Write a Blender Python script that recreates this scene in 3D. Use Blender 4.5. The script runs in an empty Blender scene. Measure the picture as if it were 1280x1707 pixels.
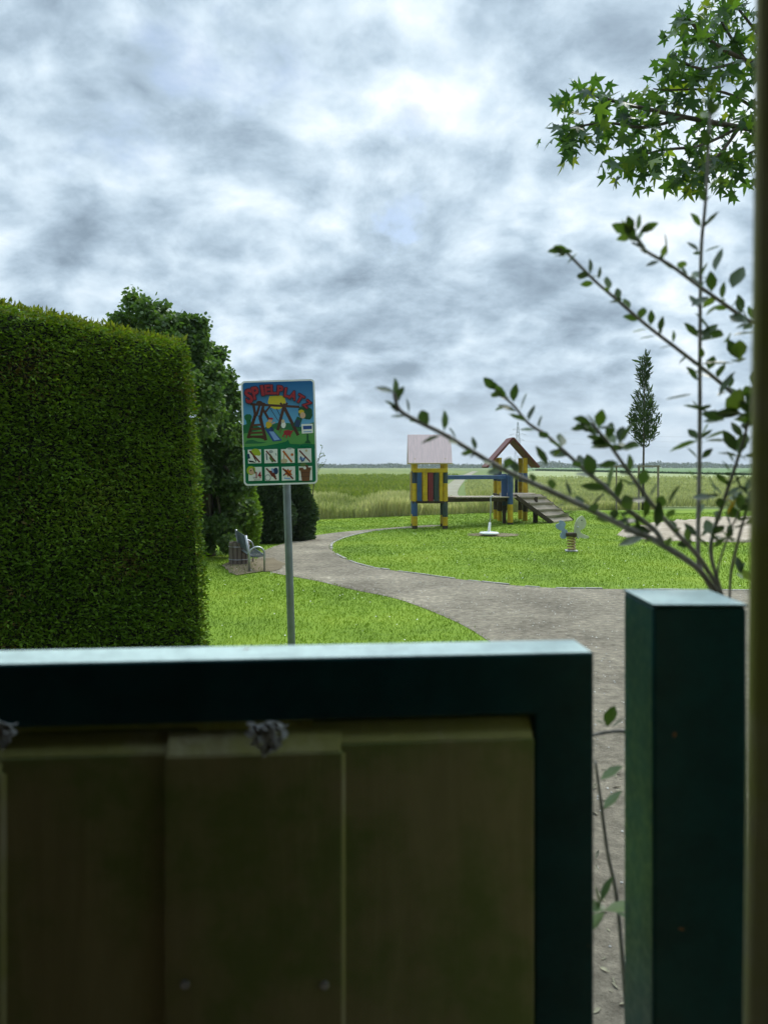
import bpy, bmesh, math, random
import numpy as np
from mathutils import Vector, Matrix
from mathutils.geometry import tessellate_polygon

random.seed(7)
RNG = np.random.default_rng(7)
SC = bpy.context.scene
COL = SC.collection
R = math.radians

# ------------------------------------------------------------------ camera
CAM_H, FPX, HOR = 1.7, 1283.0, 778.0
cd = bpy.data.cameras.new("camera")
cam = bpy.data.objects.new("camera", cd)
COL.objects.link(cam)
cam.location = (0, 0, CAM_H)
cam.rotation_euler = (R(90), 0, 0)
cd.sensor_fit = 'VERTICAL'
cd.sensor_height = 34.6
cd.lens = 26.0
cd.shift_y = -(853.5 - HOR) / 1707.0
cd.clip_start = 0.02
cd.clip_end = 9000
cd.dof.use_dof = True
cd.dof.focus_distance = 7.0
cd.dof.aperture_fstop = 5.0
SC.camera = cam

# ------------------------------------------------------------------ view
SC.view_settings.view_transform = 'Standard'
SC.view_settings.look = 'None'
SC.view_settings.exposure = 0.52
SC.view_settings.gamma = 1.0

# ------------------------------------------------------------------ sun
SUN_AZ, SUN_EL = R(32), R(48)
SUN_DIR = Vector((math.sin(SUN_AZ) * math.cos(SUN_EL), math.cos(SUN_AZ) * math.cos(SUN_EL), math.sin(SUN_EL)))
ld = bpy.data.lights.new("sun", 'SUN')
ld.energy = 1.5
ld.angle = R(14)
ld.color = (1.0, 0.95, 0.86)
sun = bpy.data.objects.new("sun", ld)
COL.objects.link(sun)
sun.rotation_euler = SUN_DIR.to_track_quat('Z', 'Y').to_euler()
sun.location = (10, 10, 20)


class NT:
    """tiny node-tree helper"""
    def __init__(s, nt):
        s.nt = nt
        nt.nodes.clear()
    def n(s, typ, **kw):
        nd = s.nt.nodes.new(typ)
        for k, v in kw.items():
            setattr(nd, k, v)
        return nd
    def link(s, a, b):
        s.nt.links.new(a, b)
    def put(s, sock, v):
        if isinstance(v, bpy.types.NodeSocket):
            s.link(v, sock)
        elif v is not None:
            sock.default_value = v
    def math(s, op, a, b=None, c=None, clamp=False):
        nd = s.n('ShaderNodeMath', operation=op, use_clamp=clamp)
        for i, v in enumerate((a, b, c)):
            s.put(nd.inputs[i], v)
        return nd.outputs[0]
    def vmath(s, op, a, b=None):
        nd = s.n('ShaderNodeVectorMath', operation=op)
        s.put(nd.inputs[0], a)
        s.put(nd.inputs[1], b)
        return nd.outputs['Value'] if op in ('DOT_PRODUCT', 'LENGTH') else nd.outputs[0]
    def maprange(s, v, a, b, c=0.0, d=1.0, typ='SMOOTHSTEP'):
        nd = s.n('ShaderNodeMapRange', interpolation_type=typ)
        s.put(nd.inputs[0], v)
        for i, x in enumerate((a, b, c, d)):
            s.put(nd.inputs[i + 1], x)
        return nd.outputs[0]
    def noise(s, vec, scale, detail=4, rough=0.5, dist=0.0):
        nd = s.n('ShaderNodeTexNoise')
        s.put(nd.inputs['Vector'], vec)
        nd.inputs['Scale'].default_value = scale
        nd.inputs['Detail'].default_value = detail
        nd.inputs['Roughness'].default_value = rough
        nd.inputs['Distortion'].default_value = dist
        return nd
    def ramp(s, fac, stops, interp='LINEAR'):
        nd = s.n('ShaderNodeValToRGB')
        nd.color_ramp.interpolation = interp
        el = nd.color_ramp.elements
        while len(el) < len(stops):
            el.new(0.5)
        for e, (p, c) in zip(el, stops):
            e.position = p
            e.color = (*c, 1) if len(c) == 3 else c
        s.put(nd.inputs[0], fac)
        return nd.outputs[0]
    def mix(s, fac, a, b, typ='MIX'):
        nd = s.n('ShaderNodeMix', data_type='RGBA', blend_type=typ)
        s.put(nd.inputs[0], fac)
        s.put(nd.inputs[6], (*a, 1) if isinstance(a, tuple) and len(a) == 3 else a)
        s.put(nd.inputs[7], (*b, 1) if isinstance(b, tuple) and len(b) == 3 else b)
        return nd.outputs[2]


def pix_dir(px, py):
    return Vector(((px - 640) / FPX, 1.0, (HOR - py) / FPX)).normalized()


# ------------------------------------------------------------------ world: broken overcast
world = bpy.data.worlds.new("World")
SC.world = world
world.use_nodes = True
w = NT(world.node_tree)
tc = w.n('ShaderNodeTexCoord').outputs['Generated']
sep = w.n('ShaderNodeSeparateXYZ')
w.link(tc, sep.inputs[0])
dx, dy, dz = sep.outputs
zc = w.math('ADD', w.math('MAXIMUM', dz, 0.0), 0.42)
comb = w.n('ShaderNodeCombineXYZ')
w.link(w.math('DIVIDE', dx, zc), comb.inputs[0])
w.link(w.math('DIVIDE', dy, zc), comb.inputs[1])
comb.inputs[2].default_value = 5.3
pl = comb.outputs[0]
warp = w.noise(pl, 3.0, 2, 0.5)
wv = w.vmath('SUBTRACT', warp.outputs['Color'], (0.5, 0.5, 0.5))
wv2 = w.n('ShaderNodeVectorMath', operation='SCALE')
w.link(wv, wv2.inputs[0])
wv2.inputs['Scale'].default_value = 0.10
pl2 = w.vmath('ADD', pl, wv2.outputs[0])
# heaped clouds: rounded lumps (smooth cells) broken up by fine turbulence
n1 = w.noise(pl2, 4.4, 14, 0.60).outputs['Fac']
det = w.noise(pl2, 11.0, 10, 0.6).outputs['Color']
dv = w.n('ShaderNodeVectorMath', operation='SCALE')
w.link(w.vmath('SUBTRACT', det, (0.5, 0.5, 0.5)), dv.inputs[0])
dv.inputs['Scale'].default_value = 0.075
pl3 = w.vmath('ADD', pl2, dv.outputs[0])
def cells(scale):
    vo = w.n('ShaderNodeTexVoronoi', feature='SMOOTH_F1')
    w.link(pl3, vo.inputs['Vector'])
    vo.inputs['Scale'].default_value = scale
    vo.inputs['Smoothness'].default_value = 0.22
    return vo.outputs['Distance']
c1, c2 = cells(5.6), cells(13.0)
lump = w.math('ADD', w.math('MULTIPLY', c1, 0.62), w.math('MULTIPLY', c2, 0.38))   # 0 in a cloud's middle, larger at its edge
dens = w.math('ADD', w.math('MULTIPLY', n1, 0.62), w.math('MULTIPLY', lump, 0.42))
# the sides of the heaps that face the hidden sun are brighter
n1s = w.noise(w.vmath('ADD', pl2, (0.030, 0.048, 0.0)), 4.4, 14, 0.60).outputs['Fac']
relief = w.math('MULTIPLY', w.math('SUBTRACT', n1, n1s), 0.40)
# large cloud masses and gaps, as directions in the sky (px, py in the photograph, radius in px, lift)
SKY_MASSES = [
    (110, 170, 230, -0.06), (330, 40, 150, -0.05), (270, 390, 230, -0.03), (122, 388, 90, 0.085), (60, 260, 70, 0.10), (240, 265, 90, 0.12),
    (350, 150, 110, 0.13), (420, 360, 90, 0.08), (30, 470, 110, 0.06), (120, 60, 120, -0.02),
    (590, 60, 150, -0.03), (760, 105, 110, 0.09), (640, 170, 140, 0.06), (800, 235, 130, -0.05), (690, 330, 70, 0.09),
    (900, 70, 130, 0.06), (560, 330, 120, -0.04), (780, 430, 130, -0.04), (560, 520, 80, -0.05),
    (640, 600, 150, -0.04), (880, 560, 190, 0.03), (1060, 300, 160, 0.05), (1240, 180, 170, 0.18), (1200, 560, 140, 0.12), (700, 560, 90, 0.05),
    (470, 170, 90, 0.08), (870, 640, 200, -0.02),
]
for (mx, my, mr, lift) in SKY_MASSES:
    d0 = pix_dir(mx, my)
    dist = w.vmath('LENGTH', w.vmath('SUBTRACT', tc, tuple(d0)))
    rr = mr / FPX
    g = w.maprange(dist, rr * 1.5, 0.0, 0.0, lift * 0.8)
    dens = w.math('ADD', dens, g)
cov = w.maprange(w.math('ADD', dens, relief), 0.315, 0.80, 0.0, 1.0, 'LINEAR')
cloud = w.ramp(cov, [(0.0, (0.22, 0.295, 0.37)), (0.22, (0.32, 0.415, 0.51)), (0.42, (0.435, 0.55, 0.655)),
                     (0.62, (0.59, 0.71, 0.81)), (0.86, (0.79, 0.88, 0.95)), (1.0, (0.92, 0.965, 1.0))])
# bluish pale band near the horizon
hz = w.maprange(dz, 0.0, 0.15, 0.6, 0.0)
cloud = w.mix(hz, cloud, (0.55, 0.65, 0.735))
# overcast sky is brighter overhead, dimmer away from the sun
gain = w.maprange(dz, 0.50, 0.92, 0.84, 3.2)
back = w.maprange(dy, -0.55, 0.35, 0.5, 1.0)
sd = w.vmath('DOT_PRODUCT', tc, tuple(SUN_DIR))
glow = w.maprange(sd, 0.94, 1.0, 0.0, 1.2)
tot = w.math('ADD', w.math('MULTIPLY', gain, back), glow)
cs = w.n('ShaderNodeVectorMath', operation='SCALE')
w.link(cloud, cs.inputs[0])
w.link(tot, cs.inputs['Scale'])
bgc = w.n('ShaderNodeBackground')
w.link(cs.outputs[0], bgc.inputs[0])
bgc.inputs[1].default_value = 1.0
sky = w.n('ShaderNodeTexSky', sky_type='NISHITA')
sky.sun_disc = False
sky.sun_elevation = SUN_EL
sky.sun_rotation = SUN_AZ
bgs = w.n('ShaderNodeBackground')
w.link(sky.outputs[0], bgs.inputs[0])
bgs.inputs[1].default_value = 0.10
hole_n = w.noise(pl2, 2.3, 7, 0.6).outputs['Fac']
for (mx, my, mr) in ((785, 100, 75), (690, 180, 55), (688, 360, 40), (640, 400, 40)):
    dist = w.vmath('LENGTH', w.vmath('SUBTRACT', tc, tuple(pix_dir(mx, my))))
    dist = w.math('ADD', dist, w.math('MULTIPLY', w.math('SUBTRACT', n1s, 0.5), 0.16))
    hole_n = w.math('ADD', hole_n, w.maprange(dist, mr / FPX * 1.4, 0.0, 0.0, 0.16))
hole = w.math('MULTIPLY', w.maprange(hole_n, 0.62, 0.78, 0.0, 0.6), w.maprange(cov, 0.25, 0.5))
hole = w.math('MULTIPLY', hole, w.maprange(dz, 0.12, 0.25))
ms = w.n('ShaderNodeMixShader')
w.link(hole, ms.inputs[0])
w.link(bgc.outputs[0], ms.inputs[1])
w.link(bgs.outputs[0], ms.inputs[2])
wo = w.n('ShaderNodeOutputWorld')
w.link(ms.outputs[0], wo.inputs[0])


# ------------------------------------------------------------------ materials
def simple(name, c, rough=0.6, var=0.25, scale=8.0, bump=0.0, bscale=40.0, metal=0.0, spec=0.5, coat=0.0, c2=None, stretch=None, coords='Object'):
    m = bpy.data.materials.new(name)
    m.use_nodes = True
    t = NT(m.node_tree)
    out = t.n('ShaderNodeOutputMaterial')
    p = t.n('ShaderNodeBsdfPrincipled')
    t.link(p.outputs[0], out.inputs[0])
    vec = t.n('ShaderNodeTexCoord').outputs[coords]
    if stretch:
        mp = t.n('ShaderNodeMapping')
        mp.inputs['Scale'].default_value = stretch
        t.link(vec, mp.inputs[0])
        vec = mp.outputs[0]
    n = t.noise(vec, scale, 6, 0.6).outputs['Fac']
    f = t.maprange(n, 0.3, 0.7)
    if c2 is None:
        c2 = tuple(min(1, x * (1 + var)) for x in c)
        c = tuple(x * (1 - var) for x in c)
    t.link(t.mix(f, c, c2), p.inputs['Base Color'])
    t.link(t.maprange(n, 0.25, 0.75, max(0.02, rough - 0.1), min(1, rough + 0.1)), p.inputs['Roughness'])
    p.inputs['Metallic'].default_value = metal
    p.inputs['Specular IOR Level'].default_value = spec
    p.inputs['Coat Weight'].default_value = coat
    p.inputs['Coat Roughness'].default_value = 0.12
    if bump:
        b = t.n('ShaderNodeBump')
        b.inputs['Strength'].default_value = bump
        b.inputs['Distance'].default_value = 0.01
        t.link(t.noise(vec, bscale, 6, 0.65).outputs['Fac'], b.inputs['Height'])
        t.link(b.outputs[0], p.inputs['Normal'])
    return m


def leafy(name, stops, trans=0.35, rough=0.5, tint=(1.3, 1.35, 0.5), clump=None, spec=0.3, brown=None, cw=0.5):
    """leaf material: one colour per leaf (random per island), light passes through"""
    m = bpy.data.materials.new(name)
    m.use_nodes = True
    t = NT(m.node_tree)
    out = t.n('ShaderNodeOutputMaterial')
    p = t.n('ShaderNodeBsdfPrincipled')
    g = t.n('ShaderNodeNewGeometry')
    rnd = g.outputs['Random Per Island']
    fac = rnd
    if clump:
        o = t.n('ShaderNodeTexCoord').outputs['Object']
        cn = t.maprange(t.noise(o, clump, 3, 0.5).outputs['Fac'], 0.3, 0.7)
        fac = t.math('ADD', t.math('MULTIPLY', rnd, 1 - cw), t.math('MULTIPLY', cn, cw))
    c = t.ramp(fac, stops)
    if brown:   # dead, browned sprays gather in patches
        o2 = t.n('ShaderNodeTexCoord').outputs['Object']
        pn = t.maprange(t.noise(o2, brown, 4, 0.6).outputs['Fac'], 0.54, 0.72, 0.0, 0.6)
        hit = t.math('GREATER_THAN', pn, t.math('FRACT', t.math('MULTIPLY', rnd, 37.7)))
        c = t.mix(t.math('MULTIPLY', hit, 0.8), c, (0.105, 0.060, 0.026))
    t.link(c, p.inputs['Base Color'])
    p.inputs['Roughness'].default_value = rough
    p.inputs['Specular IOR Level'].default_value = spec
    tr = t.n('ShaderNodeBsdfTranslucent')
    t.link(t.mix(1.0, c, tint, 'MULTIPLY'), tr.inputs[0])
    mx = t.n('ShaderNodeMixShader')
    mx.inputs[0].default_value = trans
    t.link(p.outputs[0], mx.inputs[1])
    t.link(tr.outputs[0], mx.inputs[2])
    t.link(mx.outputs[0], out.inputs[0])
    return m


# ------------------------------------------------------------------ mesh helpers
class MB:
    def __init__(s):
        s.v, s.f, s.mi = [], [], []
    def add(s, verts, faces, mi=0):
        o = len(s.v)
        s.v += [tuple(p) for p in verts]
        s.f += [tuple(i + o for i in f) for f in faces]
        s.mi += [mi] * len(faces)
    def box(s, c, size, rot=None, mi=0):
        hx, hy, hz = size[0] / 2, size[1] / 2, size[2] / 2
        M = rot.to_3x3() if rot is not None else Matrix.Identity(3)
        pts = [Vector(c) + M @ Vector((x, y, z)) for x in (-hx, hx) for y in (-hy, hy) for z in (-hz, hz)]
        s.add(pts, [(0, 1, 3, 2), (4, 6, 7, 5), (0, 4, 5, 1), (2, 3, 7, 6), (0, 2, 6, 4), (1, 5, 7, 3)], mi)
    def bar(s, a, b, wx, wy, mi=0, up=(0, 0, 1)):
        """rectangular bar from a to b"""
        a, b = Vector(a), Vector(b)
        d = (b - a)
        L = d.length
        d.normalize()
        u = Vector(up)
        if abs(d.dot(u)) > 0.98:
            u = Vector((0, 1, 0))
        x = d.cross(u).normalized()
        y = x.cross(d)
        M = Matrix((x, y, d)).transposed()
        s.box((a + b) / 2, (wx, wy, L), M, mi)
    def tube(s, pts, rad, n=8, mi=0, cap=True):
        pts = [Vector(p) for p in pts]
        if not hasattr(rad, '__len__'):
            rad = [rad] * len(pts)
        vs, fs = [], []
        ref = None
        for i, p in enumerate(pts):
            d = (pts[min(i + 1, len(pts) - 1)] - pts[max(i - 1, 0)]).normalized()
            if ref is None:
                ref = Vector((0, 0, 1)) if abs(d.z) < 0.9 else Vector((1, 0, 0))
            x = d.cross(ref).normalized()
            y = x.cross(d).normalized()
            ref = y
            for k in range(n):
                a = 2 * math.pi * k / n
                vs.append(p + (x * math.cos(a) + y * math.sin(a)) * rad[i])
        for i in range(len(pts) - 1):
            for k in range(n):
                k2 = (k + 1) % n
                fs.append((i * n + k, i * n + k2, (i + 1) * n + k2, (i + 1) * n + k))
        if cap:
            fs.append(tuple(range(n - 1, -1, -1)))
            fs.append(tuple((len(pts) - 1) * n + k for k in range(n)))
        s.add(vs, fs, mi)
    def prism(s, poly, M, depth, mi=0):
        """2-D polygon (x,y) extruded by depth along local z, placed by 4x4 M"""
        n = len(poly)
        vs = [M @ Vector((x, y, 0)) for x, y in poly] + [M @ Vector((x, y, depth)) for x, y in poly]
        tris = tessellate_polygon([[Vector((x, y, 0)) for x, y in poly]])
        fs = [tuple(t) for t in tris] + [tuple(i + n for i in reversed(t)) for t in tris]
        fs += [(i, (i + 1) % n, n + (i + 1) % n, n + i) for i in range(n)]
        s.add(vs, fs, mi)
    def sheet(s, poly, z, mi=0):
        tris = tessellate_polygon([[Vector((x, y, 0)) for x, y in poly]])
        vs = [(x, y, z) for x, y in poly]
        out = []
        for t in tris:
            a, b, c = (Vector(vs[i]) for i in t)
            out.append(tuple(t) if (b - a).cross(c - a).z > 0 else tuple(reversed(t)))
        s.add(vs, out, mi)
    def build(s, name, mats, parent=None, smooth=False, bevel=0.0, fixn=True):
        me = bpy.data.meshes.new(name)
        me.from_pydata(s.v, [], s.f)
        mats = mats if isinstance(mats, (list, tuple)) else [mats]
        for m in mats:
            me.materials.append(m)
        me.polygons.foreach_set('material_index', s.mi)
        if fixn:
            bm = bmesh.new()
            bm.from_mesh(me)
            bmesh.ops.recalc_face_normals(bm, faces=bm.faces)
            bm.to_mesh(me)
            bm.free()
        if smooth:
            me.polygons.foreach_set('use_smooth', [True] * len(me.polygons))
        me.update()
        o = bpy.data.objects.new(name, me)
        COL.objects.link(o)
        if parent:
            o.parent = parent
        if bevel:
            b = o.modifiers.new('bevel', 'BEVEL')
            b.width = bevel
            b.segments = 3
            b.limit_method = 'ANGLE'
        return o


def tag(o, label=None, cat=None, group=None, kind=None):
    if label:
        o['label'] = label
    if cat:
        o['category'] = cat
    if group:
        o['group'] = group
    if kind:
        o['kind'] = kind
    return o


def empty(name, loc, rz=0.0):
    o = bpy.data.objects.new(name, None)
    COL.objects.link(o)
    o.location = loc
    o.rotation_euler = (0, 0, rz)
    o.empty_display_size = 0.1
    return o


def at(px, py, Y):
    return Vector(((px - 640) / FPX * Y, Y, CAM_H - (py - HOR) / FPX * Y))


def gnd(px, py, z=0.0):
    Y = (CAM_H - z) * FPX / (py - HOR)
    return ((px - 640) / FPX * Y, Y)


def catmull(pts, sub=6, closed=False):
    pts = [np.array(p, float) for p in pts]
    n = len(pts)
    out = []
    rng = range(n) if closed else range(n - 1)
    for i in rng:
        p0 = pts[(i - 1) % n] if closed or i > 0 else pts[i]
        p1, p2 = pts[i], pts[(i + 1) % n]
        p3 = pts[(i + 2) % n] if closed or i + 2 < n else pts[(i + 1) % n]
        for k in range(sub):
            t = k / sub
            out.append(0.5 * ((2 * p1) + (-p0 + p2) * t + (2 * p0 - 5 * p1 + 4 * p2 - p3) * t * t + (-p0 + 3 * p1 - 3 * p2 + p3) * t ** 3))
    if not closed:
        out.append(pts[-1])
    return [tuple(p) for p in out]


def inside(P, poly):
    x, y = P[:, 0], P[:, 1]
    res = np.zeros(len(P), bool)
    n = len(poly)
    for i in range(n):
        x1, y1 = poly[i]
        x2, y2 = poly[(i + 1) % n]
        if y1 == y2:
            continue
        c = ((y1 > y) != (y2 > y)) & (x < (x2 - x1) * (y - y1) / (y2 - y1) + x1)
        res ^= c
    return res


def frames(d, roll):
    """rotation matrices whose local +y is d (N,3), rolled about it; columns = local axes"""
    d = d / np.linalg.norm(d, axis=1, keepdims=True)
    ref = np.tile(np.array([0.0, 0.0, 1.0]), (len(d), 1))
    ref[np.abs(d[:, 2]) > 0.95] = (1, 0, 0)
    x = np.cross(d, ref)
    x /= np.linalg.norm(x, axis=1, keepdims=True)
    z = np.cross(x, d)
    c, s = np.cos(roll)[:, None], np.sin(roll)[:, None]
    x2 = x * c + z * s
    z2 = -x * s + z * c
    return np.stack([x2, d, z2], axis=2)


def scatter(name, pos, mats3, scale, tv, tf, mat, parent=None, smooth=False):
    """copies of a small leaf template as one mesh"""
    tv = np.array(tv, float)
    N, K = len(pos), len(tv)
    sc = scale if scale.ndim == 2 else np.repeat(scale[:, None], 3, 1)
    loc = tv[None] * sc[:, None, :]
    V = np.einsum('nij,nkj->nki', mats3, loc) + pos[:, None, :]
    V = V.reshape(-1, 3)
    loops, starts, totals = [], [], []
    base = np.arange(N) * K
    per = sum(len(f) for f in tf)
    lp = np.concatenate([np.array(f) for f in tf])
    L = (base[:, None] + lp[None]).reshape(-1)
    st0 = np.cumsum([0] + [len(f) for f in tf])[:-1]
    ST = (np.arange(N)[:, None] * per + st0[None]).reshape(-1)
    me = bpy.data.meshes.new(name)
    me.vertices.add(len(V))
    me.vertices.foreach_set('co', V.reshape(-1))
    me.loops.add(len(L))
    me.loops.foreach_set('vertex_index', L.astype(np.int32))
    me.polygons.add(len(ST))
    me.polygons.foreach_set('loop_start', ST.astype(np.int32))
    me.update(calc_edges=True)
    me.validate()
    if smooth:
        me.polygons.foreach_set('use_smooth', [True] * len(me.polygons))
    me.materials.append(mat)
    o = bpy.data.objects.new(name, me)
    COL.objects.link(o)
    if parent:
        o.parent = parent
    return o


def rand_dirs(n):
    v = RNG.normal(size=(n, 3))
    return v / np.linalg.norm(v, axis=1, keepdims=True)


LEAF_V = [(0, 0, 0), (0.22, 0.28, 0.05), (0.27, 0.55, 0.05), (0.13, 0.84, 0.03), (0, 1, -0.02), (-0.13, 0.84, 0.03), (-0.27, 0.55, 0.05), (-0.22, 0.28, 0.05), (0, 0.5, -0.02)]
LEAF_F = [(0, 1, 2, 8), (8, 2, 3, 4), (0, 8, 6, 7), (8, 4, 5, 6)]
BLADE_V = [(-0.5, 0, 0), (0.5, 0, 0), (0.28, 0.6, 0.08), (-0.28, 0.6, 0.08), (0.0, 1.0, 0.25)]
BLADE_F = [(0, 1, 2, 3), (3, 2, 4)]

# ------------------------------------------------------------------ material set
def ground_mat(name, stops, scale, bump=0.4, bscale=60, detail=8, stretch=None, fine=0.35, rough=0.95):
    m = bpy.data.materials.new(name)
    m.use_nodes = True
    t = NT(m.node_tree)
    out = t.n('ShaderNodeOutputMaterial')
    p = t.n('ShaderNodeBsdfPrincipled')
    t.link(p.outputs[0], out.inputs[0])
    vec = t.n('ShaderNodeTexCoord').outputs['Object']
    v1 = vec
    if stretch:
        mp = t.n('ShaderNodeMapping')
        mp.inputs['Scale'].default_value = stretch[0]
        mp.inputs['Rotation'].default_value = (0, 0, stretch[1])
        t.link(vec, mp.inputs[0])
        v1 = mp.outputs[0]
    a = t.noise(v1, scale, detail, 0.62).outputs['Fac']
    b = t.noise(vec, scale * 17, 6, 0.7).outputs['Fac']
    f = t.math('ADD', t.math('MULTIPLY', a, 1 - fine), t.math('MULTIPLY', b, fine))
    t.link(t.ramp(t.maprange(f, 0.34, 0.66, 0, 1, 'LINEAR'), stops), p.inputs['Base Color'])
    p.inputs['Roughness'].default_value = rough
    p.inputs['Specular IOR Level'].default_value = 0.25
    bp = t.n('ShaderNodeBump')
    bp.inputs['Strength'].default_value = bump
    bp.inputs['Distance'].default_value = 0.02
    t.link(t.noise(vec, bscale, 6, 0.7).outputs['Fac'], bp.inputs['Height'])
    t.link(bp.outputs[0], p.inputs['Normal'])
    return m


M = {}
M['soil'] = ground_mat('field_ground', [(0, (0.10, 0.15, 0.04)), (0.5, (0.14, 0.19, 0.05)), (1, (0.20, 0.23, 0.07))], 0.03, stretch=((1, 0.25, 1), 0.15))
M['lawn'] = ground_mat('lawn_ground', [(0, (0.10, 0.17, 0.012)), (0.45, (0.16, 0.25, 0.017)), (1, (0.24, 0.32, 0.03))], 0.55, bscale=25)
M['path'] = ground_mat('worn_asphalt', [(0, (0.105, 0.088, 0.062)), (0.38, (0.215, 0.184, 0.134)), (0.72, (0.325, 0.280, 0.205)), (1, (0.58, 0.50, 0.36))], 0.8, bscale=70, fine=0.55, bump=1.0)
M['sand'] = ground_mat('play_sand', [(0, (0.25, 0.195, 0.135)), (0.5, (0.42, 0.345, 0.255)), (1, (0.56, 0.475, 0.37))], 1.6, bscale=5, bump=1.0)
M['dirt'] = ground_mat('bare_earth', [(0, (0.13, 0.10, 0.06)), (1, (0.26, 0.21, 0.13))], 1.5)
M['track'] = ground_mat('gravel_track', [(0, (0.20, 0.19, 0.12)), (1, (0.36, 0.33, 0.25))], 0.5)
M['kerb'] = simple('pale_kerb_stone', (0.30, 0.28, 0.24), 0.9, 0.3, 3, 0.5, 30)
M['crop'] = ground_mat('green_crop', [(0, (0.12, 0.165, 0.035)), (0.5, (0.17, 0.21, 0.05)), (1, (0.24, 0.265, 0.08))], 0.09, stretch=((1.0, 0.06, 1), -0.12), bscale=1.5, bump=1.0)
M['barley'] = ground_mat('pale_barley', [(0, (0.22, 0.26, 0.10)), (0.5, (0.29, 0.33, 0.14)), (1, (0.37, 0.39, 0.19))], 0.06, stretch=((0.2, 1, 1), 0.0), bscale=1.5, bump=1.0)
M['farfield'] = ground_mat('far_green_field', [(0, (0.09, 0.17, 0.05)), (1, (0.15, 0.24, 0.075))], 0.012, stretch=((0.3, 1, 1), 0.0), bscale=0.5)

M['grass'] = leafy('grass_blades', [(0, (0.072, 0.135, 0.009)), (0.35, (0.110, 0.195, 0.012)), (0.75, (0.158, 0.25, 0.016)), (1, (0.24, 0.29, 0.04))], 0.40, 0.6, (1.3, 1.3, 0.3), clump=0.55, cw=0.68, spec=0.08)
M['tallgrass'] = leafy('seeding_meadow_grass', [(0, (0.16, 0.22, 0.055)), (0.35, (0.32, 0.36, 0.14)), (1, (0.58, 0.55, 0.32))], 0.5, 0.7, (1.2, 1.2, 0.8), clump=0.3)
M['cropleaf'] = leafy('crop_leaves', [(0, (0.11, 0.165, 0.03)), (0.5, (0.17, 0.22, 0.045)), (1, (0.26, 0.29, 0.09))], 0.45, 0.6, clump=0.15)
M['barleyleaf'] = leafy('barley_ears', [(0, (0.24, 0.28, 0.10)), (1, (0.44, 0.46, 0.23))], 0.5, 0.7, (1.1, 1.1, 0.8), clump=0.2)
M['daisy'] = simple('white_petals', (0.8, 0.8, 0.74), 0.7, 0.05)
M['hedge'] = leafy('clipped_conifer_sprays', [(0, (0.040, 0.088, 0.008)), (0.45, (0.092, 0.175, 0.017)), (0.8, (0.14, 0.235, 0.024)), (1, (0.17, 0.20, 0.03))], 0.36, 0.55, (1.6, 1.5, 0.5), clump=1.3, brown=1.7, spec=0.08)
M['hedgerim'] = leafy('rim_lit_conifer_sprays', [(0, (0.09, 0.14, 0.014)), (1, (0.17, 0.21, 0.03))], 0.45, 0.6, (1.5, 1.4, 0.5))  # rim light on hedge top and end, put into a paler yellow leaf colour
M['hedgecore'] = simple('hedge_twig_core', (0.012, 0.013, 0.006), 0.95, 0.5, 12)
M['treeleaf'] = leafy('deciduous_leaves', [(0, (0.042, 0.085, 0.022)), (0.5, (0.080, 0.145, 0.036)), (1, (0.145, 0.215, 0.07))], 0.42, 0.5, (1.4, 1.5, 0.6), clump=1.0)
M['thuja'] = leafy('bright_conifer_sprays', [(0, (0.10, 0.18, 0.022)), (1, (0.20, 0.32, 0.045))], 0.42, 0.6, clump=1.5)
M['darkconifer'] = leafy('dark_conifer_sprays', [(0, (0.022, 0.048, 0.020)), (1, (0.075, 0.125, 0.046))], 0.2, 0.6, clump=1.5)
M['gumleaf'] = leafy('star_shaped_leaves', [(0, (0.026, 0.068, 0.022)), (0.6, (0.052, 0.112, 0.030)), (0.9, (0.10, 0.175, 0.030)), (1, (0.19, 0.23, 0.035))], 0.48, 0.42, (1.7, 1.8, 0.5), spec=0.5)
M['young'] = leafy('young_tree_leaves', [(0, (0.022, 0.052, 0.016)), (1, (0.07, 0.115, 0.035))], 0.35, 0.55, clump=1.2)
M['shrubleaf'] = leafy('shrub_leaves', [(0, (0.035, 0.060, 0.020)), (0.6, (0.055, 0.095, 0.026)), (0.9, (0.11, 0.17, 0.04)), (1, (0.17, 0.21, 0.05))], 0.22, 0.45, (1.3, 1.6, 0.5), spec=0.5)
M['yellowleaf'] = leafy('yellow_leaf', [(0, (0.55, 0.36, 0.02)), (1, (0.6, 0.42, 0.03))], 0.4)
M['bark'] = simple('tree_bark', (0.09, 0.075, 0.055), 0.9, 0.4, 12, 0.7, 40, stretch=(1, 1, 0.25))
M['twig'] = simple('grey_twig_bark', (0.24, 0.225, 0.20), 0.75, 0.35, 30, 0.3, 80)
M['farwood'] = leafy('far_wood_leaves', [(0, (0.035, 0.065, 0.035)), (1, (0.07, 0.11, 0.055))], 0.3, 0.7)

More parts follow.
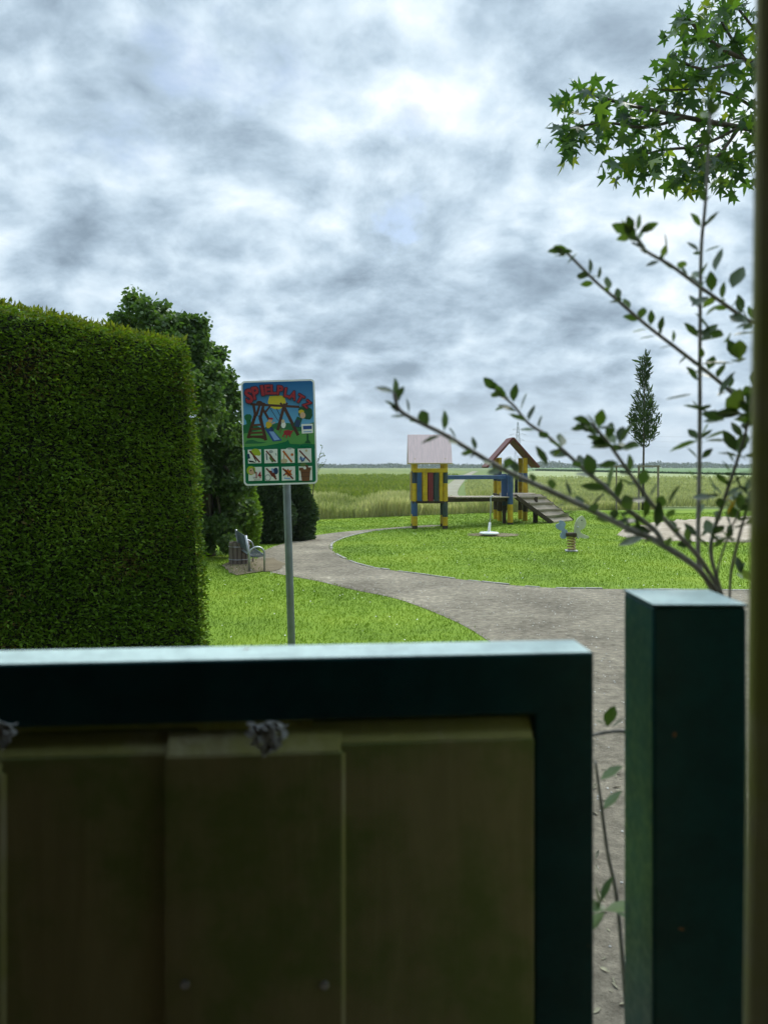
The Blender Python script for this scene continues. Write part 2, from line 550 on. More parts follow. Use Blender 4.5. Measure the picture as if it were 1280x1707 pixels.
# gate paint: deep green gloss with a pale sky reflection painted on faces turned up
def paint_mat(name, base, top_sheen=(0.34, 0.42, 0.40)):
    m = bpy.data.materials.new(name)
    m.use_nodes = True
    t = NT(m.node_tree)
    out = t.n('ShaderNodeOutputMaterial')
    p = t.n('ShaderNodeBsdfPrincipled')
    t.link(p.outputs[0], out.inputs[0])
    vec = t.n('ShaderNodeTexCoord').outputs['Object']
    n = t.noise(vec, 14, 6, 0.65).outputs['Fac']
    n2 = t.noise(vec, 90, 5, 0.7).outputs['Fac']
    c = t.mix(t.maprange(n, 0.3, 0.7), tuple(x * 0.8 for x in base), tuple(x * 1.25 for x in base))
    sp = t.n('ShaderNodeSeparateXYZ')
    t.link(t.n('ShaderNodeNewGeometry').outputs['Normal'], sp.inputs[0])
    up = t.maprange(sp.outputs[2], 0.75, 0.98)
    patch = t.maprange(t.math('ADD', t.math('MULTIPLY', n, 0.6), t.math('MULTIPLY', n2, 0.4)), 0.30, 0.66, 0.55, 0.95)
    c = t.mix(t.math('MULTIPLY', up, patch), c, top_sheen)
    speck = t.maprange(t.noise(vec, 260, 3, 0.6).outputs['Fac'], 0.70, 0.76)
    c = t.mix(t.math('MULTIPLY', speck, 0.25), c, (0.25, 0.27, 0.24))
    chip = t.maprange(t.noise(vec, 55, 2, 0.5).outputs['Fac'], 0.765, 0.775)
    c = t.mix(chip, c, (0.16, 0.085, 0.04))
    t.link(c, p.inputs['Base Color'])
    t.link(t.maprange(n2, 0.3, 0.7, 0.38, 0.6), p.inputs['Roughness'])
    p.inputs['Coat Weight'].default_value = 0.08
    p.inputs['Coat Roughness'].default_value = 0.3
    p.inputs['Specular IOR Level'].default_value = 0.22
    bp = t.n('ShaderNodeBump')
    bp.inputs['Strength'].default_value = 0.12
    bp.inputs['Distance'].default_value = 0.002
    t.link(n2, bp.inputs['Height'])
    t.link(bp.outputs[0], p.inputs['Normal'])
    return m

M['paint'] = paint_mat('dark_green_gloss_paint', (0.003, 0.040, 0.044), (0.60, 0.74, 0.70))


def wood_mat(name, c1, c2, moss=None, mossamt=0.5, grain=(30, 30, 1.6)):
    m = bpy.data.materials.new(name)
    m.use_nodes = True
    t = NT(m.node_tree)
    out = t.n('ShaderNodeOutputMaterial')
    p = t.n('ShaderNodeBsdfPrincipled')
    t.link(p.outputs[0], out.inputs[0])
    vec = t.n('ShaderNodeTexCoord').outputs['Object']
    mp = t.n('ShaderNodeMapping')
    mp.inputs['Scale'].default_value = grain
    t.link(vec, mp.inputs[0])
    g = t.noise(mp.outputs[0], 2.0, 7, 0.65, 0.6).outputs['Fac']
    c = t.mix(t.maprange(g, 0.3, 0.7), c1, c2)
    if moss:
        mn = t.noise(vec, 5.0, 6, 0.62).outputs['Fac']
        c = t.mix(t.maprange(mn, 0.62 - 0.25 * mossamt, 0.72 - 0.15 * mossamt, 0, 0.85), c, moss)
    t.link(c, p.inputs['Base Color'])
    p.inputs['Roughness'].default_value = 0.85
    p.inputs['Specular IOR Level'].default_value = 0.2
    bp = t.n('ShaderNodeBump')
    bp.inputs['Strength'].default_value = 0.5
    bp.inputs['Distance'].default_value = 0.003
    t.link(g, bp.inputs['Height'])
    t.link(bp.outputs[0], p.inputs['Normal'])
    return m

M['board'] = wood_mat('weathered_board', (0.29, 0.26, 0.12), (0.37, 0.33, 0.16), (0.19, 0.245, 0.07), 0.75, grain=(9, 9, 0.9))
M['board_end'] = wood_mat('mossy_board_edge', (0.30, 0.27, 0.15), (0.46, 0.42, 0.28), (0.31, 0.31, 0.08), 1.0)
M['mossypost'] = wood_mat('mossy_post_wood', (0.33, 0.30, 0.17), (0.46, 0.42, 0.25), (0.30, 0.32, 0.055), 0.9)
M['shelterwood'] = wood_mat('brown_shelter_wood', (0.05, 0.035, 0.02), (0.09, 0.065, 0.04))
M['greywood'] = wood_mat('greyed_wood', (0.20, 0.17, 0.13), (0.34, 0.29, 0.23))
M['deckwood'] = wood_mat('pale_deck_wood', (0.33, 0.27, 0.20), (0.50, 0.42, 0.33), grain=(4, 30, 30))
M['darkwood'] = wood_mat('dark_stained_wood', (0.045, 0.035, 0.025), (0.085, 0.065, 0.045))
M['binwood'] = wood_mat('weathered_bin_slats', (0.14, 0.11, 0.09), (0.24, 0.195, 0.155))
def pc(name, c):
    return simple(name, c, 0.55, 0.18, 6, 0.2, 25)
M['yellow'] = pc('yellow_paint', (0.52, 0.34, 0.008))
M['blue'] = pc('blue_paint', (0.035, 0.085, 0.20))
M['darkblue'] = pc('dark_blue_paint', (0.020, 0.038, 0.075))
M['maroon'] = pc('maroon_paint', (0.19, 0.020, 0.030))
M['slate'] = pc('dark_green_grey_paint', (0.035, 0.055, 0.055))
M['redroof'] = simple('red_brown_roof_paint', (0.13, 0.032, 0.024), 0.6, 0.2, 6)
M['pinkroof'] = simple('faded_pink_roof_sheet', (0.74, 0.55, 0.54), 0.6, 0.10, 3, 0.2, 10, stretch=(12, 1, 1))
M['steel'] = simple('galvanised_steel', (0.42, 0.43, 0.44), 0.45, 0.15, 10, metal=0.85)
M['polegrey'] = simple('grey_sign_pole_metal', (0.20, 0.225, 0.25), 0.5, 0.12, 12, metal=0.45)
M['benchmesh'] = simple('dark_green_bench_coating', (0.035, 0.06, 0.065), 0.45, 0.2, 10)
M['white'] = simple('white_enamel', (0.82, 0.82, 0.80), 0.35, 0.05, 5)
M['cream'] = simple('cream_board', (0.55, 0.56, 0.42), 0.5, 0.15, 8)
M['paleblue'] = simple('pale_blue_board', (0.27, 0.36, 0.50), 0.5, 0.12, 8)
M['spring'] = simple('spring_paint', (0.42, 0.30, 0.12), 0.5, 0.3, 20)
M['rubber'] = simple('black_rubber', (0.02, 0.02, 0.02), 0.7, 0.2)
M['pylon'] = simple('pylon_steel', (0.36, 0.39, 0.41), 0.7, 0.1)
M['web'] = simple('pale_cobweb_silk', (0.85, 0.87, 0.84), 0.8, 0.3, 60, 0.8, 90)

# ================================================================== SETTING
# ground sheet to the horizon
mb = MB()
mb.sheet([(-5000, -200), (5000, -200), (5000, 6500), (-5000, 6500)], 0.0)
tag(mb.build('ground', M['soil']), kind='structure')
# lawn sheet
LAWN = [(-30, 1.0), (40, 1.0), (40, 30.0), (12, 30.5), (7, 29.5), (3.5, 28.0), (0.5, 26.2), (-3, 24.0), (-9, 21.0), (-30, 18)]
mb = MB()
mb.sheet(LAWN, 0.012)
tag(mb.build('lawn', M['lawn']), kind='structure')
# path
outer = [gnd(800, 1062), gnd(740, 1030), gnd(660, 1000), gnd(588, 985), gnd(536, 972), gnd(490, 963), gnd(447, 954), gnd(428, 938), gnd(445, 917), gnd(485, 904), gnd(536, 892), gnd(600, 885), gnd(660, 880), gnd(720, 876)]
inner = [gnd(2400, 990), gnd(1300, 986), gnd(1040, 984), gnd(900, 981), gnd(780, 969), gnd(680, 956), gnd(610, 945), gnd(570, 930), gnd(553, 916), gnd(558, 904), gnd(590, 893), gnd(640, 884), gnd(700, 880), gnd(740, 877)]
outer_s = catmull([(-4, 1.4), (-1.5, 2.1), (0.3, 3.0), (1.0, 4.6), (1.15, 6.4)] + outer, 5)
inner_s = catmull(inner, 5)
PATH = [(-4, -5), ] + outer_s + list(reversed(inner_s)) + [(16, 6), (16, -5)]
mb = MB()
mb.sheet(PATH, 0.017)
tag(mb.build('path', M['path']), kind='structure')
ISLAND = inner_s + [gnd(900, 862), gnd(1300, 852), gnd(2400, 852)]
mb = MB()
for (x0, y0), (x1, y1) in zip(inner_s[5:-1], inner_s[6:]):
    a, b = Vector((x0, y0, 0.02)), Vector((x1, y1, 0.02))
    if random.random() < 0.22:
        continue
    ang = math.atan2((b - a).y, (b - a).x)
    L_ = (b - a).length
    nst = max(1, int(L_ / 0.5))
    for q in range(nst):
        m_ = a.lerp(b, (q + 0.5) / nst)
        mb.box((m_.x, m_.y, 0.012 + random.uniform(-.004, .008)), (L_ / nst - 0.012, 0.055, 0.03), Matrix.Rotation(ang + random.uniform(-.02, .02), 4, 'Z'))
tag(mb.build('path_edging', M['kerb'], bevel=0.006), kind='structure')
# sandpit
SAND = catmull([gnd(1032, 893), gnd(1075, 879), gnd(1130, 871), gnd(1190, 866), gnd(1270, 866), gnd(1380, 874), gnd(1420, 890), gnd(1330, 903), gnd(1230, 905), gnd(1140, 903), gnd(1080, 900)], 5, True)
mb = MB()
sx0, sx1 = min(q[0] for q in SAND), max(q[0] for q in SAND)
sy0, sy1 = min(q[1] for q in SAND), max(q[1] for q in SAND)
stp = 0.10
gxs = np.arange(sx0, sx1, stp)
gys = np.arange(sy0, sy1, stp)
GX, GYY = np.meshgrid(gxs, gys)
ins = inside(np.stack([GX.ravel(), GYY.ravel()], 1), SAND).reshape(GX.shape)
HZ = 0.03 + np.where(ins, 0.03, -0.02) + np.where(ins, RNG.uniform(0, 0.03, GX.shape) + 0.035 * np.sin(GX * 2.1 + np.sin(GYY * 3)) * np.sin(GYY * 2.7 + GX) + 0.02 * np.sin(GX * 6 + GYY * 4), 0)
idx = {}
vv, ff = [], []
for j in range(len(gys) - 1):
    for i in range(len(gxs) - 1):
        if not (ins[j, i] or ins[j + 1, i] or ins[j, i + 1] or ins[j + 1, i + 1]):
            continue
        quad = []
        for (jj, ii) in ((j, i), (j, i + 1), (j + 1, i + 1), (j + 1, i)):
            if (jj, ii) not in idx:
                idx[(jj, ii)] = len(vv)
                vv.append((GX[jj, ii], GYY[jj, ii], HZ[jj, ii]))
            quad.append(idx[(jj, ii)])
        ff.append(tuple(quad))
mb.add(vv, ff)
tag(mb.build('sand', M['sand'], smooth=True), kind='structure')
# bare earth by the bench and under the spinner
def blob(cx, cy, rx, ry, n=26, j=0.18):
    return [(cx + rx * math.cos(2 * math.pi * k / n) * (1 + random.uniform(-j, j)), cy + ry * math.sin(2 * math.pi * k / n) * (1 + random.uniform(-j, j))) for k in range(n)]
BENCH_XY = gnd(416, 955)
DIRTS = [blob(BENCH_XY[0] - 0.05, BENCH_XY[1] + 0.75, 0.50, 1.0), blob(gnd(818, 894)[0] + 0.1, gnd(818, 894)[1] + .2, 0.62, 0.5)]
mb = MB()
for b in DIRTS:
    mb.sheet(b, 0.024)
tag(mb.build('bare_earth', M['dirt']), kind='structure')

# farm track and fields
tr = [(3.2, 31), (3.6, 40), gnd(747, 822), gnd(760, 806), gnd(775, 794), gnd(792, 785.5)]
trs = catmull(tr, 5)
TRACK = [(x - 0.5 - 0.002 * y, y) for x, y in trs] + [(x + 0.5 + 0.002 * y, y) for x, y in reversed(trs)]
mb = MB()
mb.sheet(TRACK, 0.03)
tag(mb.build('farm_track', M['track']), kind='structure')
LEFTFIELD = [(-120, 36), (-1, 33.5)] + [(x - 0.9 - 0.004 * y, y) for x, y in trs[3:]] + [(45, 900), (-600, 900)]
mb = MB()
mb.sheet(LEFTFIELD, 0.02)
tag(mb.build('crop_field', M['crop']), kind='structure')
BARLEY = [(x + 0.9 + 0.004 * y, y) for x, y in trs[1:]]
mg0, mg1 = gnd(895, 785), gnd(1216, 793)
BARLEY = [(5, 32), (40, 32)] + [(120, 70), (75, 90), (mg1[0] + 5, mg1[1]), mg0] + [(trs[-6][0] + 4, trs[-6][1])] + [(x + 0.9 + 0.004 * y, y) for x, y in reversed(trs[2:-6])]
mb = MB()
mb.sheet(BARLEY, 0.022)
tag(mb.build('barley_field', M['barley']), kind='structure')
mb = MB()
mb.sheet([mg0, (mg1[0] + 5, mg1[1]), (75, 92), (160, 100), (900, 900), (120, 900)], 0.025)
tag(mb.build('far_field', M['farfield']), kind='structure')


def stuff_blades(name, polys, holes, bbox, dens, hgt, wid, mat, lean=0.35, z=0.01, fade=None):
    """upright blades over polygons; dens = blades per m2"""
    x0, x1, y0, y1 = bbox
    n = int((x1 - x0) * (y1 - y0) * dens)
    P = np.stack([RNG.uniform(x0, x1, n), RNG.uniform(y0, y1, n)], 1)
    if fade:
        P = P[RNG.uniform(size=n) < np.clip(fade(P[:, 0], P[:, 1]), 0, 1)]
    ok = np.zeros(len(P), bool)
    Q = P + RNG.normal(size=P.shape) * 0.045
    for q in polys:
        ok |= inside(Q, q)
    for h in holes:
        ok &= ~inside(Q, h)
    P = P[ok]
    # only what the camera (or one beside it) can see
    vis = np.abs(P[:, 0]) < 0.62 * P[:, 1] + 1.0
    P = P[vis]
    n = len(P)
    d = RNG.normal(size=(n, 3)) * lean
    d[:, 2] = 1.0
    F = frames(d, RNG.uniform(0, 6.28, n))
    s = RNG.uniform(0.6, 1.25, n)
    dist = P[:, 1]
    S = np.stack([wid * np.maximum(1, dist / 9.0) * RNG.uniform(0.7, 1.3, n), hgt * s, hgt * s], 1)
    return np.column_stack([P, np.full(n, z)]), F, S


# lawn grass
pos, F, S = stuff_blades('g', [LAWN], [PATH], (-9, 10, 4.5, 29), 1500, 0.032, 0.006, None, 0.45, 0.01, lambda x, y: np.minimum(1.0, (10.5 / y) ** 1.7))
pos2, F2, S2 = stuff_blades('g', [ISLAND], [SAND], (-2, 24, 10.3, 28.5), 900, 0.032, 0.006, None, 0.45, 0.01, lambda x, y: np.minimum(1.0, (13.0 / y) ** 1.5))
keep = ~inside(pos[:, :2], ISLAND)
pos, F, S = pos[keep], F[keep], S[keep]
g = scatter('lawn_grass', np.concatenate([pos, pos2]), np.concatenate([F, F2]), np.concatenate([S, S2]), BLADE_V, BLADE_F, M['grass'])
tag(g, 'short bright green lawn grass on both sides of the path', 'grass', kind='stuff')
# daisies in the lawn
n = 900
P = np.stack([RNG.uniform(-5, 10, n), RNG.uniform(6.5, 20, n)], 1)
cl = RNG.normal(size=n)
ok = (~inside(P, PATH)) | inside(P, ISLAND)
ok &= ~inside(P, SAND)
P = P[ok]
n = len(P)
DV = [(math.cos(a) * 0.5, math.sin(a) * 0.5, 0) for a in [k * math.pi / 3 for k in range(6)]]
nd = RNG.normal(size=(n, 3)) * 0.35 + np.array([0, 1.0, 0.0])
g = scatter('lawn_daisies', np.column_stack([P, RNG.uniform(0.04, 0.055, n)]), frames(nd, RNG.uniform(-.4, .4, n)), RNG.uniform(0.010, 0.018, n), DV, [(0, 1, 2, 3, 4, 5)], M['daisy'])
tag(g, 'tiny white daisies scattered in the lawn', 'flowers', kind='stuff')

# loose pebbles on the path
n = 5200
P = np.stack([RNG.uniform(-3, 6, n), 2.2 + RNG.beta(1, 1.3, n) * 11, np.full(n, 0.019)], 1)
P = P[inside(P[:, :2], PATH) & ~inside(P[:, :2], ISLAND)]
n = len(P)
PBV = [(0.5, 0, 0), (0, 0.5, 0), (-0.5, 0, 0), (0, -0.5, 0), (0.1, 0.05, 0.45)]
g = scatter('path_pebbles', P, frames(np.column_stack([RNG.normal(size=(n, 2)), np.zeros(n)]), RNG.uniform(-.3, .3, n)), RNG.uniform(0.006, 0.020, n), PBV, [(0, 1, 4), (1, 2, 4), (2, 3, 4), (3, 0, 4)], simple('pebble_stone', (0.42, 0.40, 0.35), 0.85, 0.5, 9))
tag(g, 'small pale pebbles and grit lying loose on the path', 'pebbles', kind='stuff')

# tall meadow grass behind the lawn
def edge_y(x):
    return np.interp(x, [-9, -3, 0.5, 3.5, 7, 12, 40], [21.0, 24.0, 26.2, 28.0, 29.5, 30.5, 30])
n = 52000
X = RNG.uniform(-7.5, 11, n)
Y = edge_y(X) + 0.1 + RNG.beta(1.0, 1.5, n) * 8.0
P = np.stack([X, Y], 1)
okk = ~inside(P, TRACK)
P = P[okk]
n = len(P)
d = RNG.normal(size=(n, 3)) * 0.16
d[:, 2] = 1
hh = RNG.uniform(0.45, 0.72, n) * np.where(P[:, 0] > 6.5, 0.5, 1.0) * (0.85 + 0.25 * np.sin(P[:, 0] * 1.7 + 1.3 * np.sin(P[:, 1])))
STALK_V = [(-0.5, 0, 0), (0.5, 0, 0), (0.35, 0.6, 0.02), (-0.35, 0.6, 0.02), (0.9, 0.8, 0.05), (-0.9, 0.8, 0.05), (0.0, 1.0, 0.10)]
g = scatter('meadow_grass', np.column_stack([P, np.zeros(n)]), frames(d, RNG.uniform(0, 6.28, n)), np.stack([RNG.uniform(0.012, 0.026, n), hh, hh], 1), STALK_V, [(0, 1, 2, 3), (3, 2, 4, 5), (5, 4, 6)], M['tallgrass'])
tag(g, 'tall seeding meadow grass along the far edge of the lawn', 'grass', kind='stuff')
# crop plants on the left field
n = 26000
Y = 34 + RNG.beta(0.8, 2.0, n) * 130
X = RNG.uniform(-0.16, 0.22, n) * Y
P = np.stack([X, Y], 1)
P = P[inside(P, LEFTFIELD)]
n = len(P)
d = RNG.normal(size=(n, 3)) * 0.45
d[:, 2] = 1
hh = RNG.uniform(0.25, 0.55, n)
g = scatter('crop_plants', np.column_stack([P, np.zeros(n)]), frames(d, RNG.uniform(0, 6.28, n)), np.stack([hh * 0.45 * (P[:, 1] / 45) ** .6, hh, hh], 1), LEAF_V, LEAF_F, M['cropleaf'])
tag(g, 'leafy green crop standing in the field left of the track', 'crop', kind='stuff')
n = 26000
Y = 32.3 + RNG.beta(0.8, 2.2, n) * 90
X = RNG.uniform(0.10, 0.52, n) * Y
P = np.stack([X, Y], 1)
P = P[inside(P, BARLEY)]
n = len(P)
d = RNG.normal(size=(n, 3)) * 0.2
d[:, 2] = 1
hh = RNG.uniform(0.25, 0.5, n)
g = scatter('barley_plants', np.column_stack([P, np.zeros(n)]), frames(d, RNG.uniform(0, 6.28, n)), np.stack([0.05 * (P[:, 1] / 40), hh, hh], 1), STALK_V, [(0, 1, 2, 3), (3, 2, 4, 5), (5, 4, 6)], M['barleyleaf'])
tag(g, 'pale green barley standing in the field right of the track', 'crop', kind='stuff')
# dark verge between the two far fields
n = 5000
tt = RNG.uniform(0, 1, n)
a0, a1 = np.array(mg0), np.array([mg1[0] + 8, mg1[1]])
P = a0[None] * (1 - tt[:, None]) + a1[None] * tt[:, None] + RNG.normal(size=(n, 2)) * 0.6
d = RNG.normal(size=(n, 3)) * 0.5
d[:, 2] = 1
g = scatter('field_verge', np.column_stack([P, np.zeros(n)]), frames(d, RNG.uniform(0, 6.28, n)), RNG.uniform(0.5, 1.0, n) * np.maximum(0.6, P[:, 1] / 300), LEAF_V, LEAF_F, M['darkconifer'])
tag(g, 'dark weedy verge line between the two far fields', 'verge', kind='stuff')
# far wood along the horizon
n = 16000
az = RNG.uniform(-0.30, 0.62, n)
Yf = RNG.uniform(900, 1300, n)
hump = 3.5 + 4.5 * np.clip(np.sin(az * 37) * 0.5 + np.sin(az * 91 + 1) * 0.35 + 0.25, 0, 1) * np.where(az > 0.12, 1, 0.35)
z = RNG.uniform(0, 1, n) ** 0.8 * hump * Yf / 1100
g = scatter('far_wood', np.column_stack([az * Yf, Yf, z]), frames(rand_dirs(n), RNG.uniform(0, 6.28, n)), RNG.uniform(2.2, 4.5, n), LEAF_V, LEAF_F, M['farwood'])
tag(g, 'low far-off wood along the horizon', 'wood', kind='stuff')

# ================================================================== TREES AND HEDGE
def in_blob(n, c, r, clumps, spread=0.28):
    """leaf positions gathered in clumps inside an ellipsoid"""
    k = rand_dirs(clumps) * (RNG.uniform(0.35, 1.0, (clumps, 1)) ** 0.6)
    idx = RNG.integers(0, clumps, n)
    p = k[idx] + RNG.normal(size=(n, 3)) * spread
    return p * np.array(r) + np.array(c)


def leaf_crown(name, parent, blobs, size, mat, tv=LEAF_V, tf=LEAF_F, droop=0.2, wid=1.0, zmin=0.1, spread=0.2):
    pts = []
    for (c, r, n, cl) in blobs:
        pts.append(in_blob(n, c, r, cl, spread))
    P = np.concatenate(pts)
    P = P[P[:, 2] > zmin]
    n = len(P)
    d = rand_dirs(n)
    d[:, 2] -= droop
    s = RNG.uniform(0.65, 1.25, n) * size
    return scatter(name, P, frames(d, RNG.uniform(0, 6.28, n)), np.stack([s * wid, s, s], 1), tv, tf, mat, parent)


def trunk_mesh(base, top, r0, r1, limbs):
    mb = MB()
    b, t = Vector(base), Vector(top)
    pts = [b.lerp(t, k / 6) + Vector((random.uniform(-.04, .04), random.uniform(-.04, .04), 0)) for k in range(7)]
    mb.tube(pts, [r0 + (r1 - r0) * k / 6 for k in range(7)], 10)
    for (q, f) in limbs:
        s = b.lerp(t, f)
        q = Vector(q)
        m = s.lerp(q, 0.5) + Vector((0, 0, 0.12))
        mb.tube([s, m, q], [r0 * 0.45, r0 * 0.28, r0 * 0.08], 7)
    return mb


# clipped hedge on the left
hc = Vector((-1.115, 5.0, 0.0))                    # right front foot of the hedge
hdir = Vector((-0.817, -0.80, 0)).normalized()     # runs to the left and towards the camera
hin = Vector((-hdir.y, hdir.x, 0))                 # towards the inside of the hedge
if hin.y < 0:
    hin = -hin
HL, HT, HH = 3.6, 0.95, 2.50
hedge = empty('clipped_hedge', hc)
tag(hedge, 'tall dense dark green conifer hedge with a flat clipped face', 'hedge')
def hp(t, z, dep):
    """point of the hedge: t along the face, z height, dep inwards (face leans back with height)"""
    lean = 0.10 * (z / HH) + 0.05 * max(0.0, (z - 2.2) / 0.3) ** 2
    return hdir * (t + 0.11 * (z / HH) * max(0, 1 - t)) + hin * (dep + lean) + Vector((0, 0, z * (1 + 0.030 * min(t, 2.0))))
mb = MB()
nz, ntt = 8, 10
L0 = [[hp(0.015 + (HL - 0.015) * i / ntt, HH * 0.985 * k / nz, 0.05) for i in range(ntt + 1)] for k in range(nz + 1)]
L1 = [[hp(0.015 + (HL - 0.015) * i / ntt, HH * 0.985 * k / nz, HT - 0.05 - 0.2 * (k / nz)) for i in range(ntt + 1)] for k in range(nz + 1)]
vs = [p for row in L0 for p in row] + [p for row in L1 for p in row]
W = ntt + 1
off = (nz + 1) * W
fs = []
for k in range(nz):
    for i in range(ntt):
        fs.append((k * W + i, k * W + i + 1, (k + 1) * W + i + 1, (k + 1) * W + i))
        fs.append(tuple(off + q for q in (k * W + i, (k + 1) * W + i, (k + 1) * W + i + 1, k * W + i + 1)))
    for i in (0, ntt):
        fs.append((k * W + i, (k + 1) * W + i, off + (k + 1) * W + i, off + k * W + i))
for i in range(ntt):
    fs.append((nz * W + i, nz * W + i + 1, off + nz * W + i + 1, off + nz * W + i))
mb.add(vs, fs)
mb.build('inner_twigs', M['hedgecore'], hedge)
SPR_V = [(0, 0, 0), (0.20, 0.35, 0.03), (0.10, 0.75, 0.0), (0, 1.0, -0.06), (-0.10, 0.75, 0.0), (-0.20, 0.35, 0.03)]
SPR_F = [(0, 1, 2, 3), (0, 3, 4, 5)]
def hedge_sprays(n, tmin, tmax, face):
    t = RNG.uniform(tmin, tmax, n)
    z = RNG.uniform(0.02, HH, n)
    dep = np.abs(RNG.normal(size=n)) * -0.012 + RNG.uniform(-0.01, 0.05, n)
    P = np.zeros((n, 3))
    D = np.zeros((n, 3))
    hn = -np.array(hin)
    hd = np.array(hdir)
    # bumps of the clipped face
    for i in range(n):
        if face == 'front':
            b = 0.018 * math.sin(t[i] * 9 + 2 * math.sin(z[i] * 5)) * math.sin(z[i] * 7 + t[i] * 3)
            P[i] = hp(t[i], z[i], dep[i] + b)
        elif face == 'top':
            P[i] = hp(t[i], HH + RNG.normal() * 0.012 + 0.01, RNG.uniform(0.0, HT - 0.2))
        else:
            P[i] = hp(RNG.uniform(-0.01, 0.03), z[i], RNG.uniform(0.0, HT - 0.15))
    if face == 'front':
        D = hn[None] * 0.75 + hd[None] * RNG.normal(size=(n, 1)) * 0.9 + np.array([0, 0, 1.0])[None] * (RNG.normal(size=(n, 1)) * 0.45 - 0.1)
    elif face == 'top':
        D = RNG.normal(size=(n, 3)) * 0.6 + np.array([0, 0, 0.9]) + hn * 0.3
    else:
        D = RNG.normal(size=(n, 3)) * 0.5 - hd * 0.9 + np.array([0, 0, 0.25])
    return P, D
A = hedge_sprays(80000, -0.02, 2.1, 'front')
B = hedge_sprays(9000, 2.1, HL, 'front')
P = np.concatenate([A[0], B[0]])
D = np.concatenate([A[1], B[1]])
n = len(P)
s = RNG.uniform(0.016, 0.034, n)
scatter('foliage', P, frames(D, RNG.normal(size=n) * 0.9), np.stack([s * 1.1, s, s], 1), SPR_V, SPR_F, M['hedge'], hedge)
T = hedge_sprays(11000, -0.02, 2.4, 'top')
E = hedge_sprays(9000, 0, 0, 'end')
P = np.concatenate([T[0], E[0]])
D = np.concatenate([T[1], E[1]])
n = len(P)
s = RNG.uniform(0.018, 0.042, n)
s[:160] *= 1.6
scatter('lit_rim_sprays', P, frames(D, RNG.normal(size=n) * 0.9), np.stack([s, s, s], 1), SPR_V, SPR_F, M['hedgerim'], hedge)

# two broadleaf trees behind the hedge
def broadleaf(label, Y, blobs_px, n, size, trunk_px, group=None):
    base = Vector(((trunk_px - 640) / FPX * Y, Y, 0))
    root = empty('broadleaf_tree', base)
    tag(root, label, 'tree', group)
    blobs, limbs = [], []
    for (px, py, rp, dyy) in blobs_px:
        c = at(px, py, Y + dyy) - base
        r = rp / FPX * Y
        blobs.append((tuple(c), (r * 1.05, r * 1.0, r * 0.95), int(n * rp / 60), max(9, int(rp / 3))))
        limbs.append((c, random.uniform(0.45, 0.85)))
    top = max(blobs, key=lambda b: b[0][2])[0]
    trunk_mesh((0, 0, 0), (top[0] * 0.5, 0, top[2] * 0.8), 0.14, 0.04, limbs).build('trunk', M['bark'], root, smooth=True)
    leaf_crown('crown', root, blobs, size, M['treeleaf'], droop=0.45, wid=1.25, spread=0.17)
    return root
broadleaf('leafy broadleaf tree whose crown rises above the clipped hedge', 13.0,
          [(248, 540, 48, 0), (205, 560, 38, .2), (290, 590, 50, 0), (320, 560, 34, .1), (300, 680, 60, .3), (335, 640, 40, -.3), (240, 640, 60, .3), (260, 780, 70, .5)], 6000, 0.085, 262)
broadleaf('leafy broadleaf tree between the hedge and the sign, crown down to the lawn', 14.6,
          [(366, 650, 36, 0), (348, 600, 26, 0.2), (385, 680, 28, -.1), (372, 730, 44, -.2), (395, 740, 26, 0), (350, 770, 50, .2), (385, 790, 38, -.3), (362, 840, 44, 0), (345, 870, 36, .2), (395, 850, 26, .1), (352, 893, 30, -.4), (372, 890, 24, -.4)], 6000, 0.085, 345)

def conifer(label, base_px, Y, r, h, n, mat, name, group=None, size=0.16, kx=1.0):
    X = (base_px - 640) / FPX * Y
    root = empty(name, (X, Y, 0))
    tag(root, label, 'tree', group)
    mb = MB()
    mb.tube([(0, 0, 0), (0.02, 0, h * .5), (0, 0, h * .93)], [r * 0.16, r * .10, 0.01], 8)
    mb.build('trunk', M['bark'], root, smooth=True)
    z = RNG.beta(1.1, 1.4, n) * h
    prof = r * np.clip(1 - (z / h) ** 2.2, 0.02, 1) * np.minimum(1, 0.72 + z / (h * 0.35) * 0.3)
    th = RNG.uniform(0, 6.283, n)
    lump = 1 + 0.10 * np.sin(th * 5 + z * 3) + 0.08 * np.sin(th * 3 - z * 7)
    rad = prof * lump * np.sqrt(RNG.uniform(0.35, 1.05, n))
    P = np.stack([np.cos(th) * rad * kx, np.sin(th) * rad, z], 1)
    D = np.stack([np.cos(th), np.sin(th), RNG.uniform(-0.2, 0.9, n)], 1) + RNG.normal(size=(n, 3)) * 0.4
    s = RNG.uniform(0.6, 1.2, n) * size
    scatter('crown', P, frames(D, RNG.uniform(0, 6.28, n)), np.stack([s * 1.3, s, s], 1), SPR_V, SPR_F, mat, root)
    return root
conifer('bright green bushy conifer beside the broadleaf tree, left of the sign pole', 405, 15.6, 0.33, 2.0, 9000, M['thuja'], 'conifer_tree', size=0.10)
conifer('dark green conifer directly behind the sign pole, left of its equally dark neighbour', 448, 17.2, 0.52, 1.75, 14000, M['darkconifer'], 'conifer_tree', 'dark conifers behind the sign', 0.14)
conifer('dark green rounded conifer right of the sign pole, at the end of the row', 492, 17.8, 0.44, 1.70, 14000, M['darkconifer'], 'conifer_tree', 'dark conifers behind the sign', 0.14)
